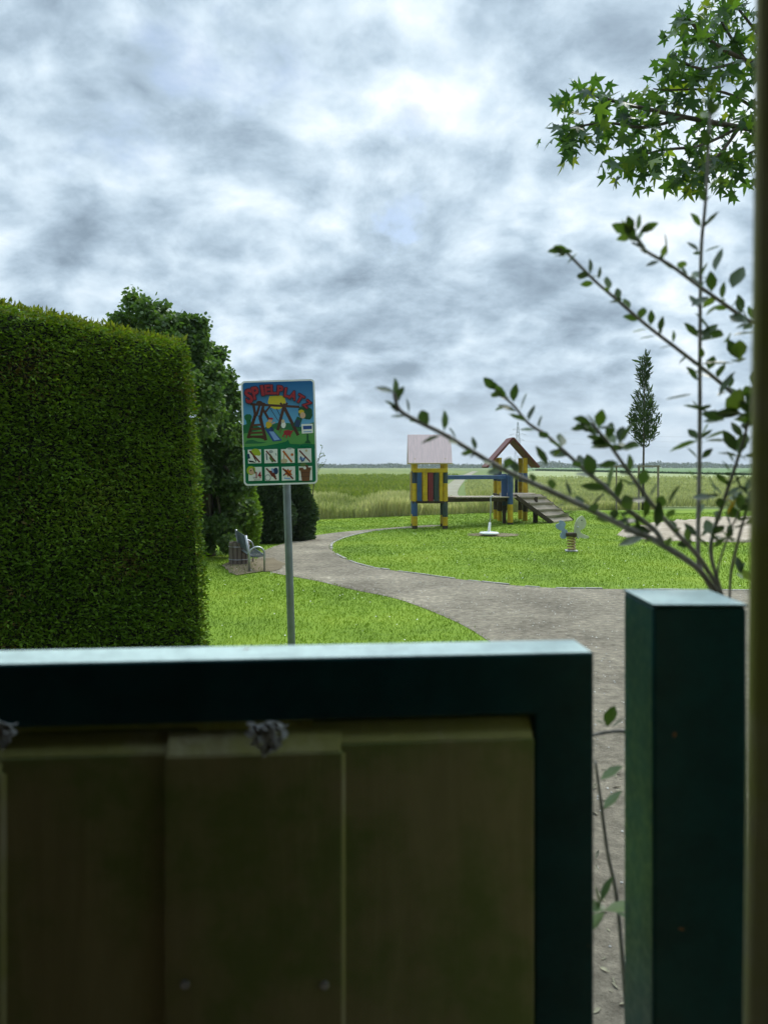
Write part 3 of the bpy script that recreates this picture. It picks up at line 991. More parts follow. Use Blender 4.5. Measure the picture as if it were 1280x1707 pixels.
# a thin bare-tipped sapling whose twigs show right of the sign
root = empty('thin_sapling', ((520 - 640) / FPX * 19, 19, 0))
tag(root, 'thin sapling with a few wispy twigs just right of the sign plate', 'sapling')
mb = MB()
tops = [at(538, 742, 19), at(541, 757, 19), at(544, 768, 19), at(537, 776, 19), at(530, 765, 19)]
mb.tube([(0, 0, 0), (0.02, 0, 1.0), at(526, 770, 19) - root.location], [0.018, 0.014, 0.006], 6)
mb.build('trunk', M['bark'], root)
tw = MB()
ps = []
for q in tops:
    q = q - root.location
    st = Vector((0.05, 0, random.uniform(1.2, 1.75)))
    md = st.lerp(q, .6) + Vector((0, 0, .05))
    tw.tube([st, md, q], [0.006, 0.005, 0.003], 5)
    for k in range(9):
        ps.append(md.lerp(q, random.random()) + Vector((random.uniform(-.03, .03), random.uniform(-.03, .03), random.uniform(-.03, .03))))
tw.build('twig', M['bark'], root)
ps = np.array([tuple(p) for p in ps])
scatter('leaves', ps, frames(rand_dirs(len(ps)), RNG.uniform(0, 6, len(ps))), RNG.uniform(.03, .06, len(ps)), LEAF_V, LEAF_F, M['treeleaf'], root)

# young columnar tree with stakes
Yt = 30.0
yt = empty('young_tree', ((1071 - 640) / FPX * Yt, Yt, 0))
tag(yt, 'slim young columnar tree with a narrow spiky crown, standing between two stakes', 'tree')
mb = MB()
mb.tube([(0, 0, 0), (0.02, 0, 1.5), (0.05, 0, 3.5), (0.08, 0, 6.0)], [0.055, 0.045, 0.03, 0.008], 8)
mb.build('trunk', M['bark'], yt, smooth=True)
n = 5200
pyv = RNG.uniform(588, 748, n)
prof = np.interp(pyv, [586, 596, 615, 632, 642, 655, 670, 690, 705, 722, 738, 750], [2, 7, 11, 9, 5, 11, 18, 26, 29, 25, 14, 3])
keepp = RNG.uniform(size=n) < prof / 29
pyv, prof = pyv[keepp], prof[keepp]
n = len(pyv)
th = RNG.uniform(0, 6.28, n)
rr = 0.80 * prof / FPX * Yt * np.sqrt(RNG.uniform(0, 1, n)) * (1 + 0.30 * np.sin(3 * th + pyv * .13) * np.sin(pyv * .31 + th))
z = CAM_H - (pyv - HOR) / FPX * Yt
P = np.stack([np.cos(th) * rr + 0.05, np.sin(th) * rr, z], 1)
D = np.stack([np.cos(th) * .7, np.sin(th) * .7, np.full(n, 1.0)], 1) + RNG.normal(size=(n, 3)) * 0.45
s = RNG.uniform(0.10, 0.24, n) * np.where(RNG.uniform(size=n) < 0.08, 1.9, 1.0)
hol = (np.sin(P[:, 0] * 9 + P[:, 2] * 5) * np.sin(P[:, 2] * 8 + P[:, 1] * 7)) < 0.30
scatter('crown', P[hol], frames(D[hol], RNG.uniform(0, 6.28, hol.sum())), np.stack([s * 0.42, s, s], 1)[hol], LEAF_V, LEAF_F, M['young'], yt)
sg = empty('tree_stakes', ((1078 - 640) / FPX * Yt, Yt - 0.1, 0))
tag(sg, 'pale wooden stakes joined by a crossbar, supporting the slim young tree', 'tree stakes')
zt = CAM_H + 0.02
for px in (1063, 1095):
    x = (px - 1078) / FPX * Yt
    mb = MB()
    mb.tube([(x, 0, 0), (x, 0, zt - 0.03)], 0.045, 8)
    mb.build('stake', M['greywood'], sg)
mb = MB()
mb.bar((-15 / FPX * Yt - .06, -0.03, zt), (17 / FPX * Yt + .06, -0.03, zt), 0.05, 0.06)
mb.build('crossbar', M['greywood'], sg)
Yp = 28.3
sp = empty('marker_post', ((1027 - 640) / FPX * Yp, Yp, 0))
tag(sp, 'thin post with a small flat top board, left of the young tree', 'post')
mb = MB()
mb.tube([(0, 0, 0), (0, 0, CAM_H)], 0.03, 8)
mb.build('pole', M['greywood'], sp)
mb = MB()
mb.box((0, 0, CAM_H + 0.02), (0.46, 0.3, 0.06))
mb.build('top_board', M['greywood'], sp, bevel=0.005)

# sweetgum tree hanging in from the right
STAR = []
for k in range(5):
    a = math.pi / 2 + (k - 2) * math.radians(62)
    L = [0.62, 0.92, 1.0, 0.92, 0.62][k]
    an = math.pi / 2 + (k - 2.5) * math.radians(62)
    STAR.append((math.cos(an) * 0.20, 0.30 + math.sin(an) * 0.20, 0.0))
    # lobes: slim pointed fingers
    STAR.append((math.cos(a - .27) * L * .56 * .62, 0.30 + math.sin(a - .27) * L * .56 * .62, -0.02))
    STAR.append((math.cos(a) * L * .62, 0.30 + math.sin(a) * L * .62, -0.09))
    STAR.append((math.cos(a + .27) * L * .56 * .62, 0.30 + math.sin(a + .27) * L * .56 * .62, -0.02))
an = math.pi / 2 + 2.5 * math.radians(62)
STAR.append((math.cos(an) * 0.20, 0.30 + math.sin(an) * 0.20, 0.0))
STAR.append((0, 0.04, 0.0))
STAR.append((0, 0.30, 0.03))
ns = len(STAR)
STAR_F = [(i, i + 1, ns - 1) for i in range(ns - 3)] + [(ns - 3, ns - 2, ns - 1), (ns - 2, 0, ns - 1)]
GY = 4.5
gt = empty('sweetgum_tree', (3.35, 5.2, 0))
tag(gt, 'tree with star shaped leaves hanging in from the upper right', 'tree')
gl = gt.location
mb = MB()
mb.tube([(0, 0, 0), (0.02, 0, 1.5), (-0.03, 0.02, 3.0), (0, 0, 4.6), (0.05, 0, 6.2)], [0.13, 0.11, 0.09, 0.06, 0.02], 10)
mb.build('trunk', M['bark'], gt, smooth=True)
BR = [  # branches in photo pixels with depth
    [(1440, 300, 5.1), (1330, 250, 4.8), (1230, 232, 4.6), (1130, 215, 4.5), (1030, 195, 4.4), (960, 178, 4.35), (922, 172, 4.3)],
    [(1130, 215, 4.5), (1060, 232, 4.4), (990, 225, 4.3), (930, 232, 4.25), (916, 245, 4.25)],
    [(1230, 232, 4.6), (1160, 262, 4.45), (1090, 270, 4.3), (1030, 285, 4.25), (1005, 305, 4.2)],
    [(1230, 232, 4.6), (1190, 280, 4.5), (1140, 305, 4.4), (1105, 322, 4.35)],
    [(1330, 250, 4.8), (1260, 270, 4.7), (1215, 295, 4.6), (1195, 315, 4.55)],
    [(1450, 190, 5.1), (1320, 150, 4.9), (1240, 120, 4.7), (1180, 90, 4.6), (1140, 55, 4.5), (1125, 25, 4.5)],
    [(1240, 120, 4.7), (1170, 135, 4.5), (1120, 120, 4.4), (1108, 90, 4.4)],
    [(1320, 150, 4.9), (1250, 60, 4.9), (1210, 15, 4.9), (1160, -10, 4.8)],
    [(1450, 60, 5.2), (1300, -40, 5.2), (1200, -80, 5.1)],
    [(1320, 250, 4.8), (1240, 190, 4.7), (1180, 170, 4.6), (1100, 170, 4.5), (1040, 165, 4.45)],
    [(1240, 120, 4.7), (1200, 60, 4.7), (1180, 20, 4.7)],
    [(1440, 420, 5.0), (1340, 360, 4.8), (1275, 345, 4.7)],
]
lp, ldir = [], []
for bi, br in enumerate(BR):
    pts = [at(q[0] + 26 * min(1.0, max(0.0, (1250 - q[0]) / 300)), q[1] - 20, q[2]) - gl for q in br]
    if bi in (0, 5, 8, 11):
        zb = pts[0].z - 0.25
        pts = [Vector((0, 0, zb))] + pts
    pts[-1] = pts[-2].lerp(pts[-1], 0.45)
    sm = [Vector(p) for p in catmull([tuple(p) for p in pts], 5)]
    m2 = MB()
    n = len(sm)
    r0 = 0.022 if bi in (0, 5, 8) else 0.009
    m2.tube(sm, [r0 * (1 - 0.85 * k / (n - 1)) + 0.002 for k in range(n)], 6)
    m2.build('branch', M['bark'], gt, smooth=True)
    start = 0.30 if bi in (0, 5, 8, 11) else 0.12
    for k in range(n):
        if k / (n - 1) < start:
            continue
        for j in range(5):
            o = Vector(RNG.normal(size=3)) * 0.06
            o.z = o.z * 0.8 - 0.02
            lp.append(sm[k] + o)
            ldir.append(Vector(RNG.normal(size=3)) * 0.55 + Vector((0, 0, -0.55)) + o * 4)
# body of the crown out of the picture to the right and above
for k in range(1500):
    d = Vector(rand_dirs(1)[0])
    q = Vector((0.15, 0.25, 4.4)) + Vector((d.x * 1.3, d.y * 1.3, d.z * 1.8)) * random.uniform(0.6, 1)
    pxx = 640 + FPX * (q.x + gl.x) / (q.y + gl.y)
    if pxx < 1290:
        continue
    lp.append(q)
    ldir.append(Vector(RNG.normal(size=3)) * 0.6 + Vector((0, 0, -0.5)))
lp = np.array([tuple(p) for p in lp])
ldir = np.array([tuple(p) for p in ldir])
n = len(lp)
scatter('leaves', lp, frames(ldir, RNG.uniform(0, 6.28, n)), RNG.uniform(0.065, 0.135, n), STAR, STAR_F, M['gumleaf'], gt)

# ================================================================== PLAYGROUND
def post_segments(name, x, y, segs, parent, r=0.075):
    """square-ish round timber post painted in bands; segs = [(z0,z1,mat)]"""
    mats, mb = [], MB()
    for (z0, z1, mk) in segs:
        if mk not in mats:
            mats.append(mk)
        mb.tube([(x, y, z0 + 0.0005), (x, y, z1 - 0.0005)], r, 12, mats.index(mk))
    return mb.build(name, [M[k] for k in mats], parent, smooth=False, bevel=0.008)


def tower_roof(parent, wx, wy, z0, z1, ridge_x, mat, matedge, th=0.045):
    """gable roof of two slabs; ridge_x: ridge runs along x"""
    half = (wy if ridge_x else wx) / 2
    ln = wx if ridge_x else wy
    for s in (-1, 1):
        mb = MB()
        L = math.hypot(half, z1 - z0)
        a = math.atan2(z1 - z0, half)
        if ridge_x:
            rot = Matrix.Rotation(-s * a, 4, 'X')
            mb.box((0, s * half / 2, (z0 + z1) / 2), (ln, L, th), rot)
        else:
            rot = Matrix.Rotation(s * a, 4, 'Y')
            mb.box((s * half / 2, 0, (z0 + z1) / 2), (L, ln, th), rot)
        mb.build('roof_slab', mat, parent, bevel=0.006)

YT = 21.3
X1 = (715 - 640) / FPX * YT
pg = empty('climbing_frame', (X1, YT, 0))
tag(pg, 'wooden climbing frame: two painted roofed towers joined by a bridge, with a cleated ramp', 'climbing frame')
def zz(py, Y=YT):
    return CAM_H - (py - HOR) / FPX * Y
hw = 0.41
for (sx, sy) in ((-1, -1), (1, -1), (-1, 1), (1, 1)):
    if sx < 0:
        segs = [(0.0, 0.10, 'darkwood'), (0.10, 0.36, 'yellow'), (0.36, zz(835), 'blue'), (zz(835), zz(805), 'yellow'), (zz(805), zz(786), 'darkblue'), (zz(786), 1.92, 'yellow')]
    else:
        segs = [(0.0, 0.10, 'darkwood'), (0.10, 0.34, 'yellow'), (0.34, zz(835), 'slate'), (zz(835), zz(805), 'yellow'), (zz(805), zz(786), 'slate'), (zz(786), 1.92, 'yellow')]
    post_segments('post', sx * hw, sy * 0.42, segs, pg)
tower_roof(pg, 1.19, 1.10, zz(773), zz(725), True, M['pinkroof'], None)
mb = MB()
mb.box((0, 0, zz(836)), (0.95, 0.98, 0.06))
mb.build('deck', M['darkwood'], pg, bevel=0.004)
for sy in (-1,):
    mb = MB()
    mb.box((0, sy * 0.505, zz(784)), (0.94, 0.04, 0.11))
    mb.build('beam', M['yellow'], pg, bevel=0.005)
bcols = [(-0.29, 'blue', .125), (-0.135, 'yellow', .125), (0.015, 'maroon', .13), (0.175, 'slate', .125), (0.30, 'yellow', .09)]
for sy in (-1, 1):
    for (bx, mk, bw) in bcols:
        mb = MB()
        mb.box((bx, sy * 0.50, (zz(834) + zz(787)) / 2), (bw, 0.03, zz(787) - zz(834)))
        mb.build('panel_board', M[mk], pg, bevel=0.006)
for (k, mk) in enumerate(['yellow', 'blue', 'maroon', 'yellow', 'slate']):
    mb = MB()
    mb.box((-0.50, -0.30 + k * 0.15, (zz(834) + zz(787)) / 2), (0.03, 0.125, zz(787) - zz(834)))
    mb.build('panel_board', M[mk], pg, bevel=0.006)
# bridge from the left tower to the ramp platform
def W(px, Y, z):
    """photo column and depth to the frame's local coordinates"""
    return Vector(((px - 640) / FPX * Y - X1, Y - YT, z))
Yb0, Yb1 = 21.0, 22.6
a0, a1 = W(744, Yb0, zz(830)), W(846, Yb1, CAM_H - (830 - HOR) / FPX * Yb1)
for dyo in (0.0, 0.75):
    mb = MB()
    mb.bar(a0 + Vector((0, dyo, -0.05)), a1 + Vector((0, dyo, -0.05)), 0.06, 0.10)
    mb.build('bridge_beam', M['darkwood'], pg, bevel=0.005)
    mb = MB()
    h0, h1 = W(742, Yb0 + dyo, zz(796, Yb0)), W(842, Yb1 + dyo, CAM_H - (795.5 - HOR) / FPX * Yb1)
    mb.bar(h0 + Vector((0, -.03, 0)), h1 + Vector((0, -.03, 0)), 0.05, 0.11)
    mb.build('handrail', M['blue'], pg, bevel=0.008)
nb = 13
for k in range(nb):
    q = a0.lerp(a1, (k + 0.5) / nb) + Vector((0, 0.375, 0.021))
    mb = MB()
    mb.box(q, ((a1 - a0).length / nb - 0.015, 0.86, 0.035), Matrix.Rotation(math.atan2(a1.y - a0.y, a1.x - a0.x), 4, 'Z'))
    mb.build('bridge_plank', M['deckwood'], pg, bevel=0.004)
# right tower with open red gable
Yr = 24.4
cx, cy = (850 - 640) / FPX * Yr - X1, Yr - YT
rt = []
for (sx, sy) in ((-1, -1), (1, -1), (-1, 1), (1, 1)):
    top = 1.98
    if sx < 0:
        segs = [(0, 0.32, 'yellow'), (0.32, 0.78, 'darkwood'), (0.78, 1.25, 'yellow'), (1.25, 1.56, 'darkblue'), (1.56, top, 'yellow')]
    else:
        segs = [(0, 0.30, 'yellow'), (0.30, 0.80, 'darkwood'), (0.80, 1.22, 'yellow'), (1.22, 1.50, 'blue'), (1.50, top, 'yellow')]
    post_segments('post', cx + sx * 0.40, cy + sy * 0.42, segs, pg)
rr = empty('gable_roof', (cx, cy, 0))
rr.parent = pg
tower_roof(rr, 1.62, 1.25, CAM_H - (779 - HOR) / FPX * Yr, CAM_H - (731 - HOR) / FPX * Yr, False, M['redroof'], None, 0.06)
mb = MB()
mb.box((cx, cy, 0.82), (0.95, 0.98, 0.06))
mb.build('deck', M['darkwood'], pg, bevel=0.004)
for (k, mk) in enumerate(['darkblue', 'slate', 'darkblue', 'blue', 'darkblue']):
    mb = MB()
    mb.box((cx - 0.28 + k * 0.14, cy + 0.50, 1.12), (0.09, 0.03, 0.62))
    mb.build('panel_board', M[mk], pg, bevel=0.005)
for (k, mk) in enumerate(['maroon', 'darkblue', 'maroon']):
    mb = MB()
    mb.box((cx + 0.49, cy - 0.26 + k * 0.26, 1.10), (0.03, 0.12, 0.66))
    mb.build('panel_board', M[mk], pg, bevel=0.005)
for k in range(3):
    mb = MB()
    mb.box((cx - 0.42 + k * 0.13, cy - 0.52, 0.58), (0.115, 0.03, 0.46))
    mb.build('skirt_board', M['darkwood'], pg, bevel=0.005)
# ramp platform in front of the right tower
mb = MB()
fl = [W(846, 22.55, 0.90), W(893, 23.3, 0.88), W(884, 24.1, 0.86), W(832, 23.9, 0.88)]
mb.prism([(p.x, p.y) for p in fl], Matrix.Translation((0, 0, 0.80)), 0.09)
mb.build('deck', M['deckwood'], pg, bevel=0.004)
p = W(850, 22.5, 0)
post_segments('post', p.x, p.y, [(0, 0.07, 'darkwood'), (0.07, 0.60, 'yellow'), (0.60, 1.50, 'blue')], pg, 0.085)
mb = MB()
q = W(842, 22.62, 0)
mb.box((q.x - 0.03, q.y + 0.04, 1.14), (0.16, 0.06, 0.70))
mb.build('panel_board', M['blue'], pg, bevel=0.006)
q = W(840, 22.75, 0)
post_segments('post', q.x + 0.02, q.y + .1, [(0, 0.55, 'darkwood'), (0.55, 0.795, 'darkblue')], pg, 0.06)
q = W(892, 23.2, 0)
post_segments('post', q.x, q.y, [(0, 0.795, 'darkwood')], pg, 0.075)
# ramp
A_, B_, C_, D_ = (Vector((3.84 - X1, 22.7 - YT, 0.90)), Vector((4.76 - X1, 23.45 - YT, 0.87)), Vector((5.88 - X1, 24.0 - YT, 0.05)), Vector((5.02 - X1, 23.0 - YT, 0.05)))
mb = MB()
dn = Vector((0, 0, -0.05))
mb.add([A_, B_, C_, D_, A_ + dn, B_ + dn, C_ + dn, D_ + dn], [(0, 1, 2, 3), (7, 6, 5, 4), (0, 3, 7, 4), (1, 5, 6, 2), (0, 4, 5, 1), (3, 2, 6, 7)])
mb.build('ramp', M['deckwood'], pg, bevel=0.004)
for t in (0.16, 0.38, 0.62, 0.84):
    mb = MB()
    mb.bar(A_.lerp(D_, t) + Vector((0, 0, 0.03)), B_.lerp(C_, t) + Vector((0, 0, 0.03)), 0.07, 0.06)
    mb.build('cleat', M['greywood'], pg, bevel=0.006)
for (p0, p1) in ((A_, D_), (B_, C_)):
    mb = MB()
    o = Vector((0, -0.045 if p0 is A_ else 0.045, -0.06))
    mb.bar(p0 + o, p1 + o + Vector((0, 0, 0.02)), 0.06, 0.12)
    mb.build('ramp_beam', M['darkwood'], pg, bevel=0.006)

# standing spinner: round white plate with a thin pole
sx, sy = gnd(815, 894)
so = empty('standing_spinner', (sx, sy, 0))
tag(so, 'standing spinner: round white foot plate with a thin upright pole', 'spinner')
mb = MB()
def lathe(mb, prof, n=24, mi=0, c=(0, 0)):
    vs, fs = [], []
    for (r, z) in prof:
        for k in range(n):
            a = 2 * math.pi * k / n
            vs.append((c[0] + r * math.cos(a), c[1] + r * math.sin(a), z))
    for i in range(len(prof) - 1):
        for k in range(n):
            fs.append((i * n + k, i * n + (k + 1) % n, (i + 1) * n + (k + 1) % n, (i + 1) * n + k))
    fs.append(tuple(range(n - 1, -1, -1)))
    fs.append(tuple((len(prof) - 1) * n + k for k in range(n)))
    mb.add(vs, fs, mi)
lathe(mb, [(0.10, 0.0), (0.10, 0.05), (0.22, 0.055), (0.235, 0.065), (0.235, 0.085), (0.22, 0.10), (0.05, 0.115), (0.04, 0.12)])
mb.build('foot_plate', M['white'], so, smooth=False)
mb = MB()
mb.tube([(0, 0, 0.11), (0.005, 0, 0.2), (0.02, 0, 0.34)], [0.038, 0.034, 0.028], 12)
mb.build('sleeve', M['white'], so, smooth=True)
mb = MB()
mb.tube([(0.02, 0, 0.33), (0.035, 0, 0.55), (0.045, 0, 0.78), (0.04, 0, 0.95), (0.10, 0, 1.0)], 0.016, 10)
mb.build('pole', M['steel'], so, smooth=True)

# spring rider
rx, ry = gnd(952, 920)
sr = empty('spring_rider', (rx, ry, 0.0), R(-8))
tag(sr, 'spring rider with pale blue tail board and cream head board', 'spring rider')
k = ry / FPX
mb = MB()
pts = []
for i in range(121):
    a = i / 120 * 2 * math.pi * 5
    pts.append((0.075 * math.cos(a), 0.075 * math.sin(a), 0.03 + i / 120 * 0.27))
mb.tube(pts, 0.015, 8)
mb.build('spring', M['spring'], sr, smooth=True)
mb = MB()
mb.box((0, 0, 0.018), (0.24, 0.24, 0.03))
mb.build('base_plate', M['steel'], sr, bevel=0.004)
mb = MB()
mb.box((-0.005, 0, 0.345), (0.20, 0.22, 0.075))
mb.build('seat', M['darkwood'], sr, bevel=0.012)
MX = Matrix(((1, 0, 0, 0), (0, 0, 1, 0), (0, 1, 0, 0), (0, 0, 0, 1)))
def rp(lst):
    return catmull([((x - 952) * k, (920 - y) * k) for x, y in lst], 4, True)
mb = MB()
mb.prism(rp([(944, 897), (936, 898), (934, 892), (937, 886), (928, 881), (927, 875), (932, 873), (933, 868), (939, 869), (943, 874), (941, 881), (946, 886)]), Matrix.Translation((0, 0.03, 0)) @ MX, 0.05)
mb.build('tail_board', M['paleblue'], sr)
mb = MB()
mb.prism(rp([(957, 888), (957, 876), (961, 866), (968, 860), (973, 863), (976, 871), (973, 880), (966, 884), (969, 889), (980, 894), (978, 897), (966, 896), (959, 893)]), Matrix.Translation((0, -0.02, 0)) @ MX, 0.05)
hb = mb.build('head_board', M['cream'], sr)
mb = MB()
for yy in (-0.024, 0.034):
    mb = MB()
    mb.tube([((968.5 - 952) * k, yy - .004, (920 - 867) * k), ((968.5 - 952) * k, yy + .004, (920 - 867) * k)], 0.013, 12)
    mb.build('eye', M['rubber'], hb)
for (zq, nm) in ((0.50, 'handle'), (0.29, 'foot_peg')):
    mb = MB()
    mb.tube([(0.12, -0.16, zq), (0.12, 0.18, zq)], 0.014, 8)
    mb.build(nm, M['steel'], sr, smooth=True)

# bench, seen from its end
bd = Vector((-0.31, 0.95, 0)).normalized()
bn = Vector((bd.y, -bd.x, 0))
bo = empty('park_bench', (BENCH_XY[0], BENCH_XY[1], 0))
tag(bo, 'metal park bench with dark wire seat and curved tube arms', 'bench')
BLn, BDp = 1.25, 0.25
def bp(l, dpt, z):
    return bd * l + bn * dpt + Vector((0, 0, z))
for l in (0.0, BLn):
    mb = MB()
    mb.tube([bp(l, 0, 0), bp(l, -0.005, 0.30), bp(l, -0.06, 0.60)], 0.02, 8)
    mb.build('rear_leg', M['steel'], bo, smooth=True)
    mb = MB()
    arc = [bp(l, 0.24, 0)] + [bp(l, 0.24, 0.28)] + [bp(l, 0.12 + 0.12 * math.cos(a), 0.30 + 0.11 * math.sin(a)) for a in [math.pi * q / 10 for q in range(0, 10)]] + [bp(l, -0.01, 0.32)]
    mb.tube(arc, 0.017, 8)
    mb.build('armrest', M['steel'], bo, smooth=True)
mb = MB()
for q in range(10):
    dq = 0.0 + q * 0.026
    mb.tube([bp(0.02, dq, 0.27 - 0.02 * math.sin(q / 9 * math.pi)), bp(BLn - 0.02, dq, 0.27 - 0.02 * math.sin(q / 9 * math.pi))], 0.0075, 6)
for q in range(13):
    mb.tube([bp(0.02 + q * (BLn - .04) / 12, 0.0, 0.262), bp(0.02 + q * (BLn - .04) / 12, 0.12, 0.242), bp(0.02 + q * (BLn - .04) / 12, 0.24, 0.262)], 0.006, 6)
mb.tube([bp(0.01, 0.25, 0.262), bp(BLn - .01, 0.25, 0.262)], 0.014, 8)
mb.build('seat', M['benchmesh'], bo, smooth=True)
mb = MB()
for q in range(11):
    z = 0.33 + q * 0.025
    o = -0.005 - 0.055 * (z - .3) / .3
    mb.tube([bp(0.02, o, z), bp(BLn - 0.02, o, z)], 0.0085, 6)
for q in range(13):
    l = 0.02 + q * (BLn - .04) / 12
    mb.tube([bp(l, -0.008, 0.32), bp(l, -0.058, 0.59)], 0.006, 6)
mb.build('backrest', M['benchmesh'], bo, smooth=True)
# slatted litter bin behind it
qx, qy = gnd(399, 941)
bi = empty('litter_bin', (qx, qy, 0))
tag(bi, 'low litter bin of weathered wooden slats behind the bench', 'litter bin')
for q in range(14):
    a = 2 * math.pi * q / 14
    mb = MB()
    mb.box((0.16 * math.cos(a), 0.16 * math.sin(a), 0.20), (0.03, 0.062, 0.38), Matrix.Rotation(a, 4, 'Z'))
    mb.build('slat', M['binwood'], bi, bevel=0.006)
mb = MB()
lathe(mb, [(0.135, 0.03), (0.138, 0.36), (0.125, 0.36), (0.125, 0.05)], 20)
mb.build('liner', M['darkwood'], bi)
mb = MB()
for z in (0.10, 0.32):
    mb = MB()
    mb.tube([(0.181 * math.cos(2 * math.pi * q / 28), 0.181 * math.sin(2 * math.pi * q / 28), z) for q in range(29)], 0.006, 6)
    mb.build('hoop', M['steel'], bi)

# pylon and its wires, far away
Yy = 1000
py_ = empty('power_pylon', ((863 - 640) / FPX * Yy, Yy, 0))
tag(py_, 'grey lattice electricity pylon far away beyond the playground', 'pylon')
Hh = CAM_H + (HOR - 703) / FPX * Yy
mb = MB()
def lv(z):
    return 4.4 * (1 - z / Hh) + 0.5
zs = [0, 9, 18, 26, 33, 39, 44, 49, 54, Hh - 0.5]
for (sa, sb) in ((-1, -1), (1, -1), (1, 1), (-1, 1)):
    mb.bar((sa * lv(0), sb * lv(0), 0), (sa * 0.5, sb * 0.5, Hh), 0.42, 0.42)
for z0, z1 in zip(zs[:-1], zs[1:]):
    for sb in (-1, 1):
        mb.bar((-lv(z0), sb * lv(z0), z0), (lv(z1), sb * lv(z1), z1), 0.26, 0.26)
        mb.bar((lv(z0), sb * lv(z0), z0), (-lv(z1), sb * lv(z1), z1), 0.26, 0.26)
mb.build('lattice_tower', M['pylon'], py_)
for (z, wd) in ((36, 8.5), (43, 11.0), (50, 7.0)):
    mb = MB()
    mb.bar((-wd, 0, z), (wd, 0, z), 0.4, 0.4)
    mb.bar((-wd, 0, z), (0, 0, z + 3.5), 0.3, 0.3)
    mb.bar((wd, 0, z), (0, 0, z + 3.5), 0.3, 0.3)
    mb.build('crossarm', M['pylon'], py_)
pp = Vector(py_.location)
for z, wd in ((35, 8.5), (42, 11), (49, 7), ):
    mb = MB()
    for sdx in (-1, 1):
        pts = [Vector((pp.x + sdx * wd + u * 620, pp.y + u * 60 , z - 34 * (u * (1.0 - u)) * 1.0 - 0)) for u in [q / 24 for q in range(25)]]
        mb.tube(pts, 0.06, 4)
    o = mb.build('power_line', M['pylon'])
    tag(o, {35: 'lowest pair of sagging power wires right of the pylon', 42: 'middle pair of sagging power wires right of the pylon', 49: 'topmost pair of sagging power wires right of the pylon'}[z], 'power line', 'wires of the pylon')

# ================================================================== SIGN
SW, SH = 0.618, 0.878
SY = 6.5
s_an = R(1.75)
pole_foot = at(486, 1068, SY)
foot = Vector((pole_foot.x + pole_foot.z * math.tan(s_an), SY, 0.0))
sg = empty('playground_sign', foot)
sg.rotation_euler = (0, -s_an, 0)
tag(sg, 'playground rules sign with picture panel on a grey pole', 'sign')
zc_ = CAM_H - (721 - HOR) / FPX * SY
zc_ = zc_ / math.cos(s_an)
mb = MB()
mb.tube([(0, 0, 0), (0, 0, zc_ + SH * 0.46)], 0.032, 16)
mb.build('pole', M['polegrey'], sg, smooth=True, bevel=0.002)
mb = MB()
for dz_ in (-0.3, 0.3):
    mb = MB()
    mb.box((0, -0.002, zc_ + dz_), (0.11, 0.078, 0.03))
    mb.build('clamp', M['steel'], sg)
def rrect(w_, h_, r, n=6, cx=0, cy=0):
    o = []
    for (qx, qy, a0) in ((1, 1, 0), (-1, 1, 90), (-1, -1, 180), (1, -1, 270)):
        for k in range(n + 1):
            a = R(a0 + 90 * k / n)
            o.append((cx + qx * (w_ / 2 - r) + r * math.cos(a), cy + qy * (h_ / 2 - r) + r * math.sin(a)))
    return o
# plate frame: x right, local y = up, local z = towards the camera
px0 = (468.5 - 477.0) / FPX * SY
PM = Matrix.Translation((px0 , -0.045, zc_)) @ Matrix(((1, 0, 0, 0), (0, 0, -1, 0), (0, 1, 0, 0), (0, 0, 0, 1)))
mb = MB()
mb.prism(rrect(SW, SH, 0.035), PM, 0.004)
plate = mb.build('plate', M['white'], sg)
KS = SW / 950.0
def zp(x, y):
    """sign artwork: point of the enlarged photo crop to plate coordinates"""
    ddx, up = (x - 635), -(y - 812)
    a = R(1.75)
    return ((ddx * math.cos(a) + up * math.sin(a)) * KS, (-ddx * math.sin(a) + up * math.cos(a)) * KS)
INK = {}
def ink(name, c):
    INK[name] = simple('print_' + name, c, 0.35, 0.04, 4, coat=0.0)
for nm, c in dict(green=(0.0, 0.15, 0.06), light=(0.10, 0.30, 0.075), hill=(0.02, 0.14, 0.055), red=(0.33, 0.022, 0.03), outline=(0.05, 0.012, 0.03), sun=(0.62, 0.50, 0.03),
                  brown=(0.075, 0.030, 0.018), brown2=(0.13, 0.055, 0.025), skin=(0.60, 0.38, 0.25), yellow=(0.60, 0.42, 0.02), blue=(0.02, 0.07, 0.27), pale=(0.22, 0.36, 0.66), tree=(0.012, 0.085, 0.035),
                  white=(0.78, 0.78, 0.74), black=(0.02, 0.02, 0.02), slash=(0.16, 0.03, 0.015), orange=(0.50, 0.13, 0.02), lime=(0.36, 0.46, 0.03), olive=(0.11, 0.18, 0.05), crate=(0.17, 0.07, 0.03), navy=(0.02, 0.05, 0.12), grey=(0.35, 0.38, 0.38), beige=(0.55, 0.45, 0.28)).items():
    ink(nm, c)
